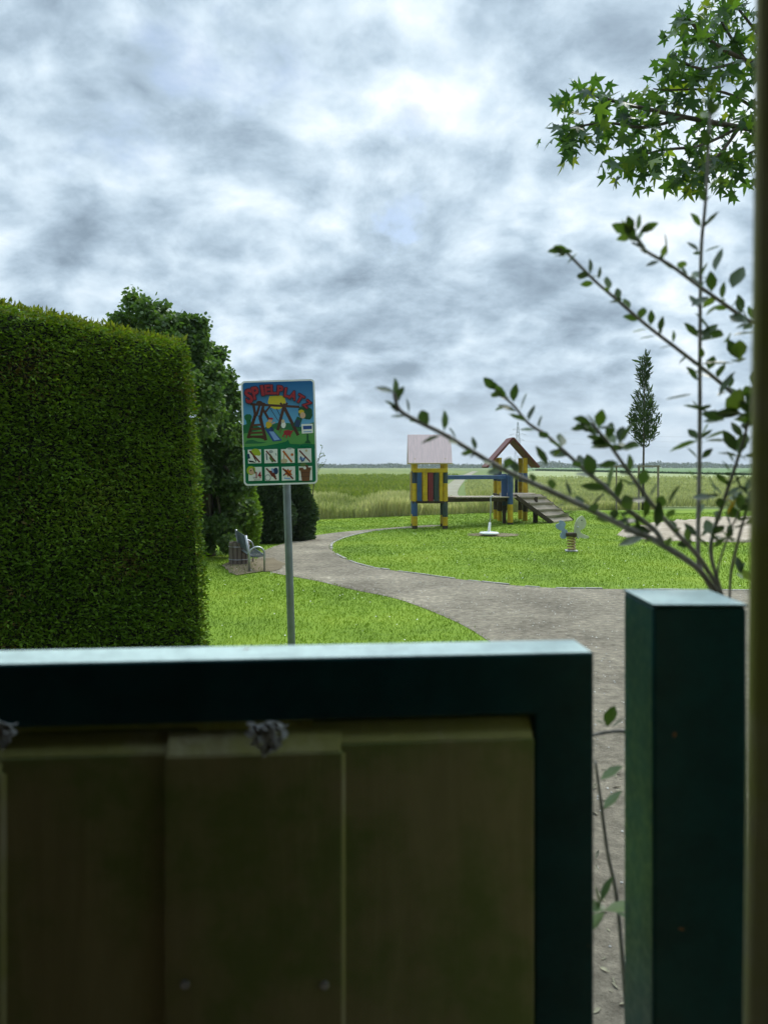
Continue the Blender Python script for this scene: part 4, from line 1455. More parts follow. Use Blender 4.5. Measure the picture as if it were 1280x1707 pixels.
# printed sky: a blue that pales downwards, as the picture on the sign does
m = bpy.data.materials.new('print_sky')
m.use_nodes = True
t = NT(m.node_tree)
o_ = t.n('ShaderNodeOutputMaterial')
p_ = t.n('ShaderNodeBsdfPrincipled')
t.link(p_.outputs[0], o_.inputs[0])
s_ = t.n('ShaderNodeSeparateXYZ')
t.link(t.n('ShaderNodeTexCoord').outputs['Generated'], s_.inputs[0])
t.link(t.ramp(s_.outputs[2], [(0.0, (0.30, 0.52, 0.72)), (0.35, (0.12, 0.36, 0.60)), (1.0, (0.0, 0.105, 0.30))]), p_.inputs['Base Color'])
p_.inputs['Roughness'].default_value = 0.35
INK['sky'] = m
layer = [0]
art = {}
def art_poly(mk, pts, part='picture'):
    layer[0] += 1
    mb, mats = art.setdefault(part, (MB(), []))
    if mk not in mats:
        mats.append(mk)
    M4 = PM @ Matrix.Translation((0, 0, 0.0042 + layer[0] * 0.00006))
    tris = tessellate_polygon([[Vector((x, y, 0)) for x, y in pts]])
    mb.add([M4 @ Vector((x, y, 0)) for x, y in pts], [tuple(q) for q in tris], mats.index(mk))
def Zp(mk, pts, part='picture'):
    art_poly(mk, [zp(*q) for q in pts], part)
def Zl(mk, a, b, wd, part='picture', wd2=None):
    wd2 = wd2 or wd
    a, b = Vector(a), Vector(b)
    d = (b - a).normalized()
    nn = Vector((-d.y, d.x))
    Zp(mk, [a + nn * wd / 2, b + nn * wd2 / 2, b - nn * wd2 / 2, a - nn * wd / 2], part)
def Zc(mk, x, y, r, ry=None, n=18, part='picture', j=0.0):
    ry = ry or r
    Zp(mk, [(x + r * math.cos(2 * math.pi * k / n) * (1 + random.uniform(-j, j)), y + ry * math.sin(2 * math.pi * k / n) * (1 + random.uniform(-j, j))) for k in range(n)], part)
# sky panel is its own mesh so that its print gradient has its own range
mb = MB()
zi = rrect(SW - 0.028, SH - 0.028, 0.024)
M4 = PM @ Matrix.Translation((0, 0, 0.0041))
cut = -0.10
skyp = [q for q in zi if q[1] > cut] 
skyp = [(-(SW - .028) / 2, cut)] + [((SW - .028) / 2, cut)] + [q for q in zi if q[1] > 0]
tris = tessellate_polygon([[Vector((x, y, 0)) for x, y in skyp]])
mb.add([M4 @ Vector((x, y, 0)) for x, y in skyp], [tuple(q) for q in tris])
mb.build('picture_sky', INK['sky'], plate)
lowp = [(-(SW - .028) / 2, cut)] + [q for q in zi if q[1] < 0] + [((SW - .028) / 2, cut)]
art_poly('green', lowp)
hw_ = (SW - .028) / 2 / KS
def clampx(pts):
    return pts
Zp('hill', [(168, 720), (260, 690), (420, 760), (600, 690), (760, 690), (900, 740), (1082, 680), (1092, 960), (178, 990)])
Zp('light', [(172, 830), (300, 800), (480, 760), (700, 770), (900, 800), (1088, 780), (1094, 965), (900, 965), (700, 955), (450, 985), (180, 1000)])
Zp('hill', [(190, 960), (220, 915), (290, 905), (360, 930), (480, 940), (400, 955)])
Zp('green', [(178, 1000), (420, 992), (640, 950), (720, 930), (750, 905), (775, 960), (900, 965), (960, 955), (1096, 965), (1098, 1020), (180, 1040)])
Zc('hill', 235, 620, 50, 45, j=0.1)
Zl('hill', (235, 620), (250, 740), 60)
Zp('sun', [(510, 345), (650, 335), (700, 345), (722, 420), (705, 470), (640, 515), (570, 512), (510, 480), (488, 420)])
# wooden swing and tower
Zl('brown', (265, 448), (895, 483), 30)
Zl('brown', (300, 440), (330, 600), 34)
Zl('brown', (335, 560), (235, 885), 40)
Zl('brown', (395, 420), (340, 600), 30)
Zl('brown', (440, 430), (385, 650), 36)
Zl('brown', (385, 590), (462, 915), 42)
Zl('brown', (430, 520), (505, 650), 30)
Zl('brown', (520, 470), (450, 560), 24)
Zc('brown', 380, 435, 42, 30)
for yy, xa, xb in ((720, 290, 400), (770, 275, 415), (820, 260, 430), (868, 245, 445)):
    Zl('brown2', (xa, yy), (xb, yy - 8), 26)
Zp('brown', [(240, 860), (450, 855), (470, 915), (400, 890), (300, 880), (225, 890)])
Zl('brown', (705, 440), (615, 785), 38)
Zl('brown', (690, 470), (880, 850), 40)
Zl('brown', (650, 430), (740, 560), 26)
Zl('brown', (740, 430), (690, 520), 24)
Zl('black', (520, 500), (620, 660), 7)
Zl('black', (600, 505), (690, 680), 7)
# tree with a child looking out
Zc('tree', 975, 560, 92, 78, j=0.1)
Zc('tree', 940, 520, 60, 45, j=0.1)
Zc('tree', 1015, 590, 45, 55, j=0.1)
Zl('tree', (900, 620), (850, 740), 70, wd2=90)
Zc('yellow', 920, 545, 38, 26, j=0.1)
Zc('skin', 938, 592, 36, 40)
Zl('navy', (880, 650), (860, 740), 60)
# child on the slide
Zp('blue', [(448, 765), (540, 768), (672, 915), (556, 928)])
Zp('pale', [(505, 800), (560, 800), (645, 905), (572, 915)])
Zc('yellow', 500, 712, 40, 46, j=0.08)
Zc('skin', 522, 658, 28, 30)
Zp('red', [(495, 645), (505, 622), (545, 622), (562, 640), (540, 648)])
Zl('navy', (520, 745), (560, 790), 34)
Zl('skin', (540, 700), (580, 680), 14)
# child on the swing
Zc('white', 690, 715, 28, 45, j=0.1)
Zc('beige', 684, 668, 22, 24)
Zl('olive', (665, 760), (640, 820), 24)
# red animal rider
Zc('red', 745, 815, 55, 36, j=0.12)
for a, b in (((700, 830), (680, 870)), ((735, 840), (725, 885)), ((770, 840), (775, 870)), ((790, 800), (820, 790))):
    Zl('red', a, b, 16)
# small white board with blue band
Zp('white', [(922, 705), (1068, 700), (1072, 820), (926, 828)])
Zp('blue', [(940, 728), (1055, 724), (1057, 768), (943, 774)])
Zl('pale', (950, 805), (1050, 800), 12)
Zl('tree', (1000, 828), (1002, 950), 22)
Zp('tree', [(960, 950), (985, 915), (1000, 935), (1020, 910), (1045, 955)])
# eight white squares with rule pictures
SQ = [[(232, 1035, 402, 1213), (442, 1030, 612, 1210), (658, 1028, 832, 1208), (874, 1022, 1048, 1203)],
      [(238, 1260, 412, 1438), (450, 1258, 628, 1436), (666, 1255, 840, 1434), (886, 1250, 1058, 1432)]]
for row in SQ:
    for (x0, y0, x1, y1) in row:
        Zp('white', [(x0, y0), (x1, y0 - 5), (x1 + 4, y1 - 5), (x0 + 4, y1)], 'pictograms')
pg2 = 'pictograms'
Zc('lime', 330, 1065, 65, 45, part=pg2, j=.1); Zc('lime', 370, 1085, 30, 28, part=pg2)
Zp('black', [(240, 1170), (300, 1180), (340, 1205), (250, 1195)], pg2); Zl('navy', (235, 1090), (250, 1150), 30, pg2); Zl('black', (300, 1110), (340, 1185), 14, pg2); Zl('slash', (255, 1050), (385, 1195), 20, pg2)
Zp('olive', [(520, 1085), (545, 1120), (580, 1180), (545, 1200), (510, 1150)], pg2); Zl('navy', (470, 1080), (480, 1170), 12, pg2); Zc('grey', 530, 1060, 28, 20, part=pg2); Zl('grey', (590, 1080), (600, 1110), 14, pg2); Zl('slash', (468, 1050), (590, 1190), 18, pg2)
Zc('beige', 700, 1180, 42, 30, part=pg2); Zc('white', 770, 1050, 60, 42, part=pg2); Zl('beige', (700, 1085), (690, 1180), 14, pg2); Zc('orange', 802, 1098, 18, part=pg2); Zc('grey', 770, 1020, 30, 12, part=pg2); Zl('orange', (685, 1050), (800, 1195), 24, pg2)
Zl('pale', (900, 1140), (960, 1170), 40, pg2); Zl('navy', (910, 1120), (930, 1190), 16, pg2); Zl('blue', (970, 1130), (940, 1185), 16, pg2); Zc('beige', 985, 1045, 16, part=pg2); Zl('slash', (895, 1045), (1035, 1190), 18, pg2)
Zc('lime', 275, 1300, 58, 58, part=pg2, j=.1); Zc('skin', 285, 1312, 40, 42, part=pg2); Zc('black', 272, 1305, 9, part=pg2); Zl('olive', (300, 1270), (330, 1340), 16, pg2)
Zc('navy', 590, 1310, 36, 42, part=pg2, j=.1); Zc('grey', 490, 1395, 40, 44, part=pg2); Zc('white', 490, 1395, 28, 31, part=pg2); Zp('slash', [(490, 1300), (560, 1310), (600, 1390), (540, 1380)], pg2); Zl('pale', (545, 1275), (560, 1330), 22, pg2); Zl('slash', (470, 1275), (600, 1415), 20, pg2)
Zp('orange', [(712, 1280), (735, 1300), (752, 1275), (765, 1305), (800, 1290), (785, 1330), (805, 1360), (765, 1360), (750, 1390), (735, 1355), (700, 1360), (720, 1325)], pg2); Zl('pale', (700, 1400), (780, 1408), 14, pg2); Zl('black', (690, 1370), (710, 1345), 14, pg2); Zl('slash', (682, 1275), (815, 1410), 20, pg2)
Zp('crate', [(905, 1275), (1040, 1270), (1025, 1438), (930, 1440)], pg2); Zl('crate', (893, 1285), (1045, 1280), 36, pg2); Zc('olive', 945, 1225, 40, 26, part=pg2, j=.2); Zl('brown2', (985, 1230), (1000, 1280), 30, pg2); Zc('white', 965, 1270, 20, 18, part=pg2)
for yy in (1330, 1380):
    Zl('brown', (915, yy), (1030, yy - 3), 6, pg2)
for part, (mb, mats) in art.items():
    mb.build(part, [INK[k_] for k_ in mats], plate, fixn=False)


def text_mesh(txt, bold=0.0):
    cu = bpy.data.curves.new('lettering', 'FONT')
    cu.body = txt
    cu.align_x = 'CENTER'
    cu.align_y = 'CENTER'
    cu.resolution_u = 3
    cu.offset = bold
    o = bpy.data.objects.new('lettering', cu)
    COL.objects.link(o)
    dg = bpy.context.evaluated_depsgraph_get()
    me = bpy.data.meshes.new_from_object(o.evaluated_get(dg))
    bpy.data.objects.remove(o)
    vs = [tuple(v.co) for v in me.vertices]
    fs = [tuple(p.vertices) for p in me.polygons]
    bpy.data.meshes.remove(me)
    bpy.data.curves.remove(cu)
    xs = [v[0] for v in vs]
    ys = [v[1] for v in vs]
    cx, cy = (min(xs) + max(xs)) / 2, (min(ys) + max(ys)) / 2
    return [(x - cx, y - cy) for x, y, _ in vs], fs, max(xs) - min(xs), max(ys) - min(ys)
def put_text(mb, txt, x, y, wpx, hpx, rot, z, mi, bold=0.0):
    vs, fs, tw_, th_ = text_mesh(txt, bold)
    c = zp(x, y)
    sx_, sy_ = wpx * KS / tw_, hpx * KS / th_
    M4 = PM @ Matrix.Translation((c[0], c[1], z)) @ Matrix.Rotation(R(rot), 4, 'Z')
    mb.add([M4 @ Vector((vx * sx_, vy * sy_, 0)) for vx, vy in vs], fs, mi)
mb = MB()
LET = [('S', 248, 345, 95, 185, 8), ('P', 335, 305, 85, 165, 12), ('I', 420, 272, 38, 135, 8), ('E', 487, 262, 72, 122, 2), ('L', 562, 262, 70, 122, 0), ('P', 648, 270, 78, 122, -6), ('L', 738, 300, 70, 120, -12), ('A', 815, 335, 95, 115, -20), ('T', 905, 380, 90, 110, -32), ('Z', 995, 447, 85, 100, -42)]
for (ch, x, y, wp, hp_, ro) in LET:
    for (ox, oy) in ((-10, 0), (10, 0), (0, -10), (0, 10), (8, 8), (-8, 8), (8, -8), (-8, -8)):
        put_text(mb, ch, x + ox, y + oy, wp * 1.0, hp_ * 1.0, ro, 0.0150 + 0.00002 * (ox + 11), 0, 0.035)
    put_text(mb, ch, x, y, wp * 1.0, hp_ * 1.0, ro, 0.0156, 1, 0.035)
mb.build('title_lettering', [INK['outline'], INK['red']], plate, fixn=False)
mb = MB()
put_text(mb, '14', 372, 1360, 70, 84, 0, 0.0156, 1, 0.03)
put_text(mb, 'bis', 325, 1392, 42, 26, 0, 0.0156, 2)
put_text(mb, 'Jahre', 350, 1424, 78, 22, 0, 0.0156, 2)
mb.build('age_lettering', [INK['outline'], INK['red'], INK['black']], plate, fixn=False)

# ================================================================== GATE, POSTS, SHRUB
GYD = 0.79
gx = 350 / FPX * GYD
gyaw = math.atan((GYD - GYD * 309 / 329) / (gx + 640 / FPX * GYD * 309 / 329))
gtop = CAM_H - (1087 - HOR) / FPX * GYD
gw = 102 / FPX * GYD
gate = empty('garden_gate', (gx, GYD, 0), gyaw)
tag(gate, 'dark green metal framed gate filled with weathered wooden boards', 'gate')
GL, GB = 1.0, 0.08
def ring(mb, x0, x1, z0, z1, w_, y0, y1):
    o = [(x0, z0), (x1, z0), (x1, z1), (x0, z1)]
    i = [(x0 + w_, z0 + w_), (x1 - w_, z0 + w_), (x1 - w_, z1 - w_), (x0 + w_, z1 - w_)]
    vs = [(x, y0, z) for x, z in o] + [(x, y0, z) for x, z in i] + [(x, y1, z) for x, z in o] + [(x, y1, z) for x, z in i]
    fs = []
    for k in range(4):
        k2 = (k + 1) % 4
        fs += [(k, k2, 4 + k2, 4 + k), (8 + k, 12 + k, 12 + k2, 8 + k2), (k, 8 + k, 8 + k2, k2), (4 + k, 4 + k2, 12 + k2, 12 + k)]
    mb.add(vs, fs)
mb = MB()
ring(mb, -GL, 0, GB, gtop, gw, 0, gw * 0.95)
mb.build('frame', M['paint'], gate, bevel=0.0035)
# boards: board-on-board, two layers, front ones stand proud
def gate_x(px, yloc):
    """column of the photo to the gate's own x for a plane yloc behind its front"""
    c, s = math.cos(gyaw), math.sin(gyaw)
    t_ = (px - 640) / FPX
    # world = g + x*(c,s) + y*(-s,c) ; want X = t*Y
    return (t_ * (GYD + yloc * c) - gx + yloc * s) / (c - t_ * s)
ztop_open = gtop - gw
BDS = [(-260, 1, True, 0.020), (-30, 330, False, 0.0085), (275, 570, True, 0.0095), (520, 894, False, 0.004)]
for (p0, p1, front, drop) in BDS:
    y0 = -0.010 if front else -0.0035
    x0, x1 = gate_x(p0, y0), gate_x(p1, y0)
    x1 = min(x1, -gw - 0.001)
    x0 = max(x0, -GL + gw + 0.001)
    zt = ztop_open - drop
    th_, ch_ = 0.019, 0.019
    zb_ = GB + gw + 0.004
    mb = MB()
    mb.box(((x0 + x1) / 2, y0 + th_ / 2, (zt - ch_ + zb_) / 2), (x1 - x0, th_, zt - ch_ - zb_))
    bo_ = mb.build('board', M['board'], gate, bevel=0.0015)
    # weathered, mossy bevel along the board's upper end
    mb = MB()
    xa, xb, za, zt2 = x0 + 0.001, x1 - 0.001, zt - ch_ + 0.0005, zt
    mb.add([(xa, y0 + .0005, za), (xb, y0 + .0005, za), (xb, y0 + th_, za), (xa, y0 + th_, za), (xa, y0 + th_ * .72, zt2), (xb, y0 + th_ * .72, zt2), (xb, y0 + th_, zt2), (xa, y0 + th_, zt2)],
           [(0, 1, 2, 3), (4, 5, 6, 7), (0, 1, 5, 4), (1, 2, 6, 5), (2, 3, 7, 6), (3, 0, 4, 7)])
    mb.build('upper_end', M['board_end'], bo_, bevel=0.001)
    if front:
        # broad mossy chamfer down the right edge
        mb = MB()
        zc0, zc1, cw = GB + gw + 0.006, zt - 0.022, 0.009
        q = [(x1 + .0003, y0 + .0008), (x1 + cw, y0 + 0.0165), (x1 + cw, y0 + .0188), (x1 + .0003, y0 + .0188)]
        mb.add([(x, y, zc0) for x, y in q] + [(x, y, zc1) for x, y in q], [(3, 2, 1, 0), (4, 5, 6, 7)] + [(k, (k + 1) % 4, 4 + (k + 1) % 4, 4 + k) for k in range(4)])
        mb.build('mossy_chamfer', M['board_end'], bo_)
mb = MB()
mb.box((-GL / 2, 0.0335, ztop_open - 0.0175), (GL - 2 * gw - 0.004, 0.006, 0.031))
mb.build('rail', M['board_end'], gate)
# screw heads
for (px, py) in ((309, 1641), (541, 1642)):
    yl = -0.010
    xx = gate_x(px, yl)
    wp_ = gate.matrix_basis @ Vector((xx, yl, 0))
    z = CAM_H - (py - HOR) / FPX * wp_.y
    mb = MB()
    mb.tube([(xx, yl + 0.001, z), (xx, yl - 0.0012, z), (xx, yl - 0.002, z)], [0.0045, 0.0045, 0.003], 12)
    mb.build('screw', M['steel'], gate)
# cobweb tufts under the top bar
for i, (px, py, sz, lab) in enumerate(((446, 1226, 0.017, 'crumpled pale scrap of cobweb under the middle of the gate bar'), (2, 1222, 0.014, 'crumpled pale scrap of cobweb under the left end of the gate bar'))):
    yl = -0.014
    xx = gate_x(px, yl)
    wp_ = gate.matrix_basis @ Vector((xx, yl, 0))
    z = CAM_H - (py - HOR) / FPX * wp_.y
    mbw = MB()
    ng = 13
    for a_ in range(ng):
        for b_ in range(ng):
            u, v = a_ / (ng - 1) * 2 - 1, b_ / (ng - 1) * 2 - 1
            lim = (1.0 - 0.5 * max(0, -v)) * (0.92 + 0.16 * math.sin(v * 7 + i))
            mbw.v.append((u * lim * 1.15 + random.uniform(-.05, .05), random.uniform(-.20, .20) - 0.25 * (1 - u * u), v * (0.95 - 0.25 * abs(u)) + 0.10 * math.sin(u * 6 + i) + random.uniform(-.05, .05)))
    for a_ in range(ng - 1):
        for b_ in range(ng - 1):
            if random.random() < 0.06:
                continue
            q_ = (a_ * ng + b_, (a_ + 1) * ng + b_, (a_ + 1) * ng + b_ + 1, a_ * ng + b_ + 1)
            mbw.f.append(q_)
            mbw.mi.append(0)
    o = mbw.build('cobweb', M['web'], fixn=False)
    so2 = o.modifiers.new('thickness', 'SOLIDIFY')
    so2.thickness = 0.06
    o.location = (wp_.x, wp_.y - 0.004, z)
    o.scale = (sz, sz, sz)
    o.rotation_euler = (0, 0, gyaw)
    tag(o, lab, 'cobweb')

# square metal gate post
PY1 = 0.82
pw = 157 / FPX * PY1
pxl = 448 / FPX * PY1
ptop = CAM_H - (1008 - HOR) / FPX * PY1
gp = empty('gate_post', (pxl + pw / 2, PY1 + pw / 2, 0))
tag(gp, 'square dark green metal gate post with a flat cap', 'gate post')
mb = MB()
mb.box((0, 0, (ptop - 0.003) / 2), (pw, pw, ptop - 0.003))
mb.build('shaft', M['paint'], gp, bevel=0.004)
mb = MB()
mb.box((0, 0, ptop - 0.0012), (pw + 0.001, pw + 0.001, 0.003))
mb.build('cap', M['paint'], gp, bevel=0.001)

# mossy post at the right; unseen roof and walls added to shade the gate
cp = empty('added_shade_shelter', (0.30, 0.56, 0))
tag(cp, 'mossy wooden post at the right edge, with an added unseen shelter that shades the gate', 'shelter')
x_t, x_b = (1261 - 640) / FPX * 0.52, (1240 - 640) / FPX * 0.52
ztp, zbt = CAM_H + HOR / FPX * 0.52, CAM_H - (1707 - HOR) / FPX * 0.52
sl = (x_t - x_b) / (ztp - zbt)
def pe(z):
    return x_b + (z - zbt) * sl - 0.30
mb = MB()
vs = []
ca, sa = math.cos(R(-30)), math.sin(R(-30))
for z in (0.0, 2.6):
    for (u, v) in ((0, 0), (0.11, 0), (0.11, 0.11), (0, 0.11)):
        vs.append((pe(z) - 0.0012 + u * ca - v * sa, -0.04 + u * sa + v * ca, z))
mb.add(vs, [(0, 1, 2, 3), (4, 5, 6, 7), (0, 1, 5, 4), (1, 2, 6, 5), (2, 3, 7, 6), (3, 0, 4, 7)])
mb.build('corner_post', M['mossypost'], cp, bevel=0.006)
RX0, RX1, RY0, RY1 = -2.3, 0.95, -3.6, 0.02
mb = MB()
mb.box(((RX0 + RX1) / 2, (RY0 + RY1) / 2, 2.66), (RX1 - RX0, RY1 - RY0, 0.11))
mb.build('roof', M['shelterwood'], cp)  # roof out of view, added to keep skylight off the gate
mb = MB()
mb.box(((RX0 + RX1) / 2, RY0 + 0.03, 1.30), (RX1 - RX0 - .02, 0.05, 2.60))
mb.build('rear_shade_wall', M['shelterwood'], cp)
mb = MB()
mb.box((RX0 + 0.05, (RY0 + RY1) / 2, 1.30), (0.05, RY1 - RY0 - 0.14, 2.59))
mb.build('side_shade_wall', M['shelterwood'], cp)
mb = MB()
mb.box((RX1 - 0.05, (RY0 + RY1) / 2 - 0.2, 1.30), (0.05, RY1 - RY0 - 0.5, 2.59))
mb.build('side_shade_wall', M['shelterwood'], cp)
mb = MB()
mb.box((0.09, (RY0 + 0.12) / 2, 2.53), (0.08, 0.12 - RY0 - 0.1, 0.14))
mb.build('shade_roof_beam', M['shelterwood'], cp)

# shrub behind the gate post
sh = empty('leafy_shrub', (at(1200, 985, 1.0).x, 1.02, 0))
tag(sh, 'sparse grey stemmed shrub with small oval leaves growing behind the gate post', 'shrub')
so_ = Vector(sh.location)
STEMS = [
    # (points px,py,depth ; base radius px ; leaf spacing px)
    ([(1205, 1010, 1.0), (1173, 960, .99), (1145, 934, .98), (1089, 900, .97), (1041, 878, .96), (976, 846, .95), (920, 820, .94), (865, 795, .93), (825, 775, .92), (780, 748, .92), (740, 724, .91), (692, 700, .9), (665, 682, .9), (657, 655, .9)], 8.5, 44),
    ([(1103, 903, .97), (1089, 882, .97), (1047, 850, .98), (1010, 813, .99), (976, 785, 1.0), (940, 752, 1.0), (910, 725, 1.01), (880, 705, 1.01), (855, 675, 1.02), (825, 650, 1.02)], 6, 38),
    ([(1205, 1000, 1.0), (1181, 954, 1.0), (1159, 923, 1.0), (1128, 889, .99), (1094, 850, .98), (1066, 813, .97), (1044, 782, .96), (1016, 742, .95), (985, 705, .95)], 7.5, 40),
    ([(1195, 1005, 1.01), (1168, 950, 1.02), (1163, 912, 1.02), (1165, 785, 1.03), (1166, 672, 1.03), (1166, 586, 1.03), (1168, 422, 1.03), (1175, 340, 1.02), (1180, 250, 1.02), (1184, 170, 1.02)], 7, 62),
    ([(1330, 590, 1.05), (1244, 533, 1.02), (1203, 504, 1.0), (1162, 475, .98), (1117, 442, .96), (1076, 418, .95), (1060, 395, .95)], 6.5, 40),
    ([(1320, 735, 1.06), (1240, 672, 1.05), (1187, 627, 1.04), (1129, 582, 1.03), (1076, 541, 1.02), (1019, 492, 1.01), (990, 467, 1.01), (945, 422, 1.0), (932, 415, 1.0)], 6, 34),
    ([(1205, 1005, 1.0), (1184, 917, 1.0), (1204, 841, .99), (1226, 774, .98), (1243, 717, .97), (1255, 640, .97)], 6.5, 27),
    ([(1215, 1005, .99), (1218, 954, .99), (1232, 892, .98), (1249, 830, .97), (1262, 770, .97)], 5.5, 27),
    ([(1200, 1005, .99), (1196, 950, .99), (1215, 890, .98), (1232, 850, .97)], 4, 24),
]
LP, LD, LS, LRoll = [], [], [], []
def add_leaf(p, d, s, roll=None):
    LP.append(tuple(p)); LD.append(tuple(d)); LS.append(s); LRoll.append(random.uniform(-1.0, 1.0) if roll is None else roll)
for si, (pts, rpx, spc) in enumerate(STEMS):
    w3 = [at(*q) - so_ for q in pts]
    if si in (0, 2, 3, 6, 7, 8):
        j0 = Vector((random.uniform(-.012, .012), random.uniform(-.012, .012), 0.0))
        w3 = [Vector((random.uniform(-.03, .03), random.uniform(-.02, .03), 0.0)), j0 + Vector((0.0, 0.0, 0.8)), at(1203, 1190, 1.01) - so_ + j0, at(1206, 1075, 1.005) - so_ + j0 * .6] + w3
    elif si in (4, 5):
        w3 = [Vector((0.0, 0.03, 0.02)), Vector((0.16, 0.06, 0.9)), Vector((0.17, 0.05, 1.55 + 0.1 * si - .4))] + w3
    sm = [Vector(p) for p in catmull([tuple(p) for p in w3], 7)]
    n = len(sm)
    mb = MB()
    rw = rpx / FPX
    mb.tube(sm, [max(0.0012, rw * (1.0 - 0.55 * k / (n - 1)) / 1.3 * (0.5 if sm[k].z < 1.50 else min(1.0, 0.5 + (sm[k].z - 1.50) * 6))) for k in range(n)], 8)
    mb.build('stem', M['twig'], sh, smooth=True)
    # pairs of leaves
    acc = 0.0
    node = 0
    total = sum((sm[k + 1] - sm[k]).length for k in range(n - 1))
    run = 0.0
    for k in range(n - 1):
        seg = (sm[k + 1] - sm[k])
        run += seg.length
        if sm[k].z < 1.585:
            continue
        acc += seg.length
        if acc < spc / FPX * random.uniform(0.40, 0.68):
            continue
        acc = 0.0
        node += 1
        tt = run / total
        d = seg.normalized()
        rv = Vector(RNG.normal(size=3))
        side = d.cross(rv).normalized()
        if node % 2:
            side = d.cross(side).normalized()
        L = (0.034 - 0.011 * tt) * random.uniform(0.7, 1.15)
        for sgn in (-1, 1):
            if random.random() < 0.12:
                continue
            dd = (side * sgn + d * random.uniform(0.3, 0.9) + Vector((0, 0, random.uniform(0.0, 0.5)))).normalized()
            add_leaf(sm[k] + dd * 0.004, dd, L)
        if random.random() < 0.4:
            dd = (Vector(RNG.normal(size=3)) + d).normalized()
            add_leaf(sm[k], dd, L * 0.5)
    for j in range(5 if si not in (6, 7, 8) else 2):
        d = (sm[-1] - sm[-3]).normalized()
        dd = (d * 1.2 + Vector(RNG.normal(size=3)) * 0.65).normalized()
        add_leaf(sm[-1] - d * 0.006 * j, dd, random.uniform(0.016, 0.027))
# fuller tip clusters and single leaves read off the photo
for (px, py, dep, n_, L) in ((1058, 392, .95, 9, 0.026), (1030, 745, .95, 9, 0.030), (1190, 560, 1.03, 4, .03), (1245, 690, .97, 7, 0.034), (1230, 760, .97, 6, 0.036), (1250, 540, .97, 6, .03), (985, 715, .95, 5, .026), (1235, 965, .98, 5, 0.03), (1212, 560, 1.0, 4, .032), (1232, 605, 1.0, 5, .036), (1215, 700, .98, 5, .036), (1190, 690, 1.02, 4, .034), (1238, 830, .97, 6, .036), (1195, 830, .99, 4, .034), (1165, 735, 1.03, 4, .036)):
    c = at(px, py, dep) - so_
    for j in range(n_):
        dd = Vector(RNG.normal(size=3))
        dd.z = abs(dd.z) * .5 + dd.z * .5
        dd.normalize()
        add_leaf(c + dd * 0.006, dd, L * random.uniform(0.7, 1.2))
for (px, py, ang, L) in ((1140, 660, 190, 0.034), (1150, 740, 200, .038), (1205, 650, 60, .038), (1225, 470, 60, .036), (1110, 415, 95, .03), (1195, 440, 70, .034), (905, 765, 120, .03), (1000, 830, 230, .032), (950, 855, 200, .034), (1070, 800, 200, .03), (1060, 900, 200, .034), (1120, 830, 60, .03)):
    a = R(ang)
    dd = Vector((math.cos(a), random.uniform(-.3, .3), math.sin(a)))
    add_leaf(at(px, py, 0.98) - so_ - dd * 0.01, dd, L, random.uniform(-.5, .5))
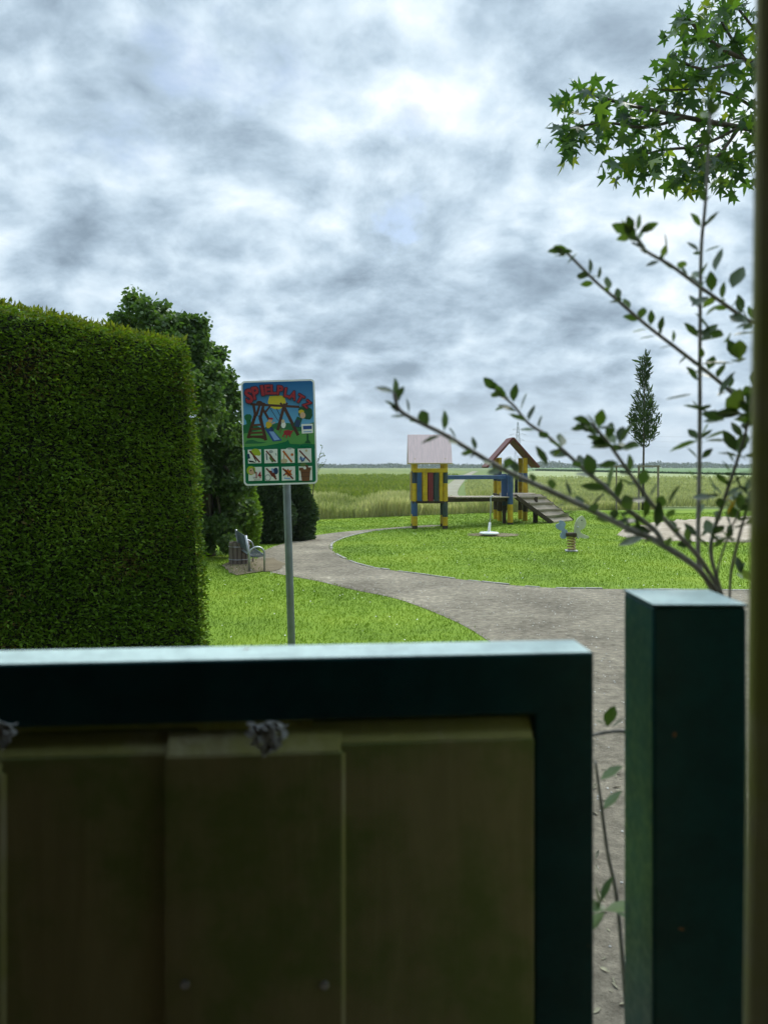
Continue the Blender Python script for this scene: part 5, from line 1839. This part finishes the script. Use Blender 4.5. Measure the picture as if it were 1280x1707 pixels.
# stems in the gap between gate and post
for pts in ([(1050, 1780, 1.1), (1030, 1520, 1.08), (1012, 1420, 1.05), (1000, 1330, 1.03), (992, 1270, 1.02)], [(1075, 1225, 1.06), (1030, 1219, 1.05), (985, 1226, 1.04)]):
    w3 = [at(*q) - so_ for q in pts]
    sm = [Vector(p) for p in catmull([tuple(p) for p in w3], 6)]
    if pts[0][1] > 1700:
        sm = [Vector((-0.05, 0.05, 0.0)), Vector((-0.09, .06, .5))] + sm
    else:
        sm = [Vector((0.0, 0.02, 0.9))] + sm
    mb = MB()
    mb.tube(sm, [0.0034 - 0.0016 * k / len(sm) for k in range(len(sm))], 7)
    mb.build('stem', M['twig'], sh, smooth=True)
for (px, py, dep, ang, L) in ((1012, 1212, 1.05, 80, .036), (1012, 1210, 1.05, 150, .02), (1020, 1212, 1.05, 40, .02), (1000, 1300, 1.03, 35, .036), (1005, 1350, 1.03, 40, .036), (990, 1340, 1.03, 150, .03), (1010, 1512, 1.0, 170, .044), (1006, 1518, 1.0, 15, .046), (1008, 1520, 1.0, 215, .042), (1000, 1505, 1.0, 60, .038), (1016, 1515, 1.0, 330, .034), (1000, 1515, 1.0, 100, .03)):
    a = R(ang)
    dd = Vector((math.cos(a), random.uniform(-.35, .35), math.sin(a)))
    add_leaf(at(px, py, dep) - so_, dd, L, random.uniform(-.4, .4))
LP, LD = np.array(LP), np.array(LD)
LS = np.array(LS)
scatter('leaves', LP, frames(LD, np.array(LRoll)), np.stack([LS * 1.02, LS, LS], 1), LEAF_V, LEAF_F, M['shrubleaf'], sh, smooth=True)
c = at(1212, 858, .97) - so_
scatter('yellow_leaf', np.array([tuple(c), tuple(c + Vector((.008, 0, .01)))]), frames(np.array([[.4, -.2, .9], [-.5, -.3, .5]]), np.array([.2, .5])), np.array([.022, .02]), LEAF_V, LEAF_F, M['yellowleaf'], sh)

# weeds and litter on the path below the gap
n = 260
P = np.stack([RNG.uniform(0.55, 1.5, n), RNG.uniform(2.2, 5.0, n), np.full(n, 0.02)], 1)
scl = RNG.uniform(0.015, 0.05, n)
dd = RNG.normal(size=(n, 3))
dd[:, 2] = np.abs(dd[:, 2]) * 0.25
g = scatter('leaf_litter', P, frames(dd, RNG.uniform(-.5, .5, n)), np.stack([scl * .6, scl, scl], 1), LEAF_V, LEAF_F, simple('dry_litter', (0.22, 0.20, 0.13), 0.9, 0.6, 30))
tag(g, 'dry leaf litter scattered on the path below the gate gap', 'leaf litter', kind='stuff')

# ------------------------------------------------------------------ thin summer haze over the fields
mb = MB()
mb.box((0, 900, 31.0), (2600, 1950, 64.0))
hzm = bpy.data.materials.new('haze_air')
hzm.use_nodes = True
t = NT(hzm.node_tree)
o_ = t.n('ShaderNodeOutputMaterial')
v_ = t.n('ShaderNodeVolumePrincipled')
v_.inputs['Color'].default_value = (0.86, 0.91, 0.96, 1)
v_.inputs['Density'].default_value = 0.0003
v_.inputs['Anisotropy'].default_value = 0.2
t.link(v_.outputs[0], o_.inputs['Volume'])
tag(mb.build('haze', hzm), kind='stuff')
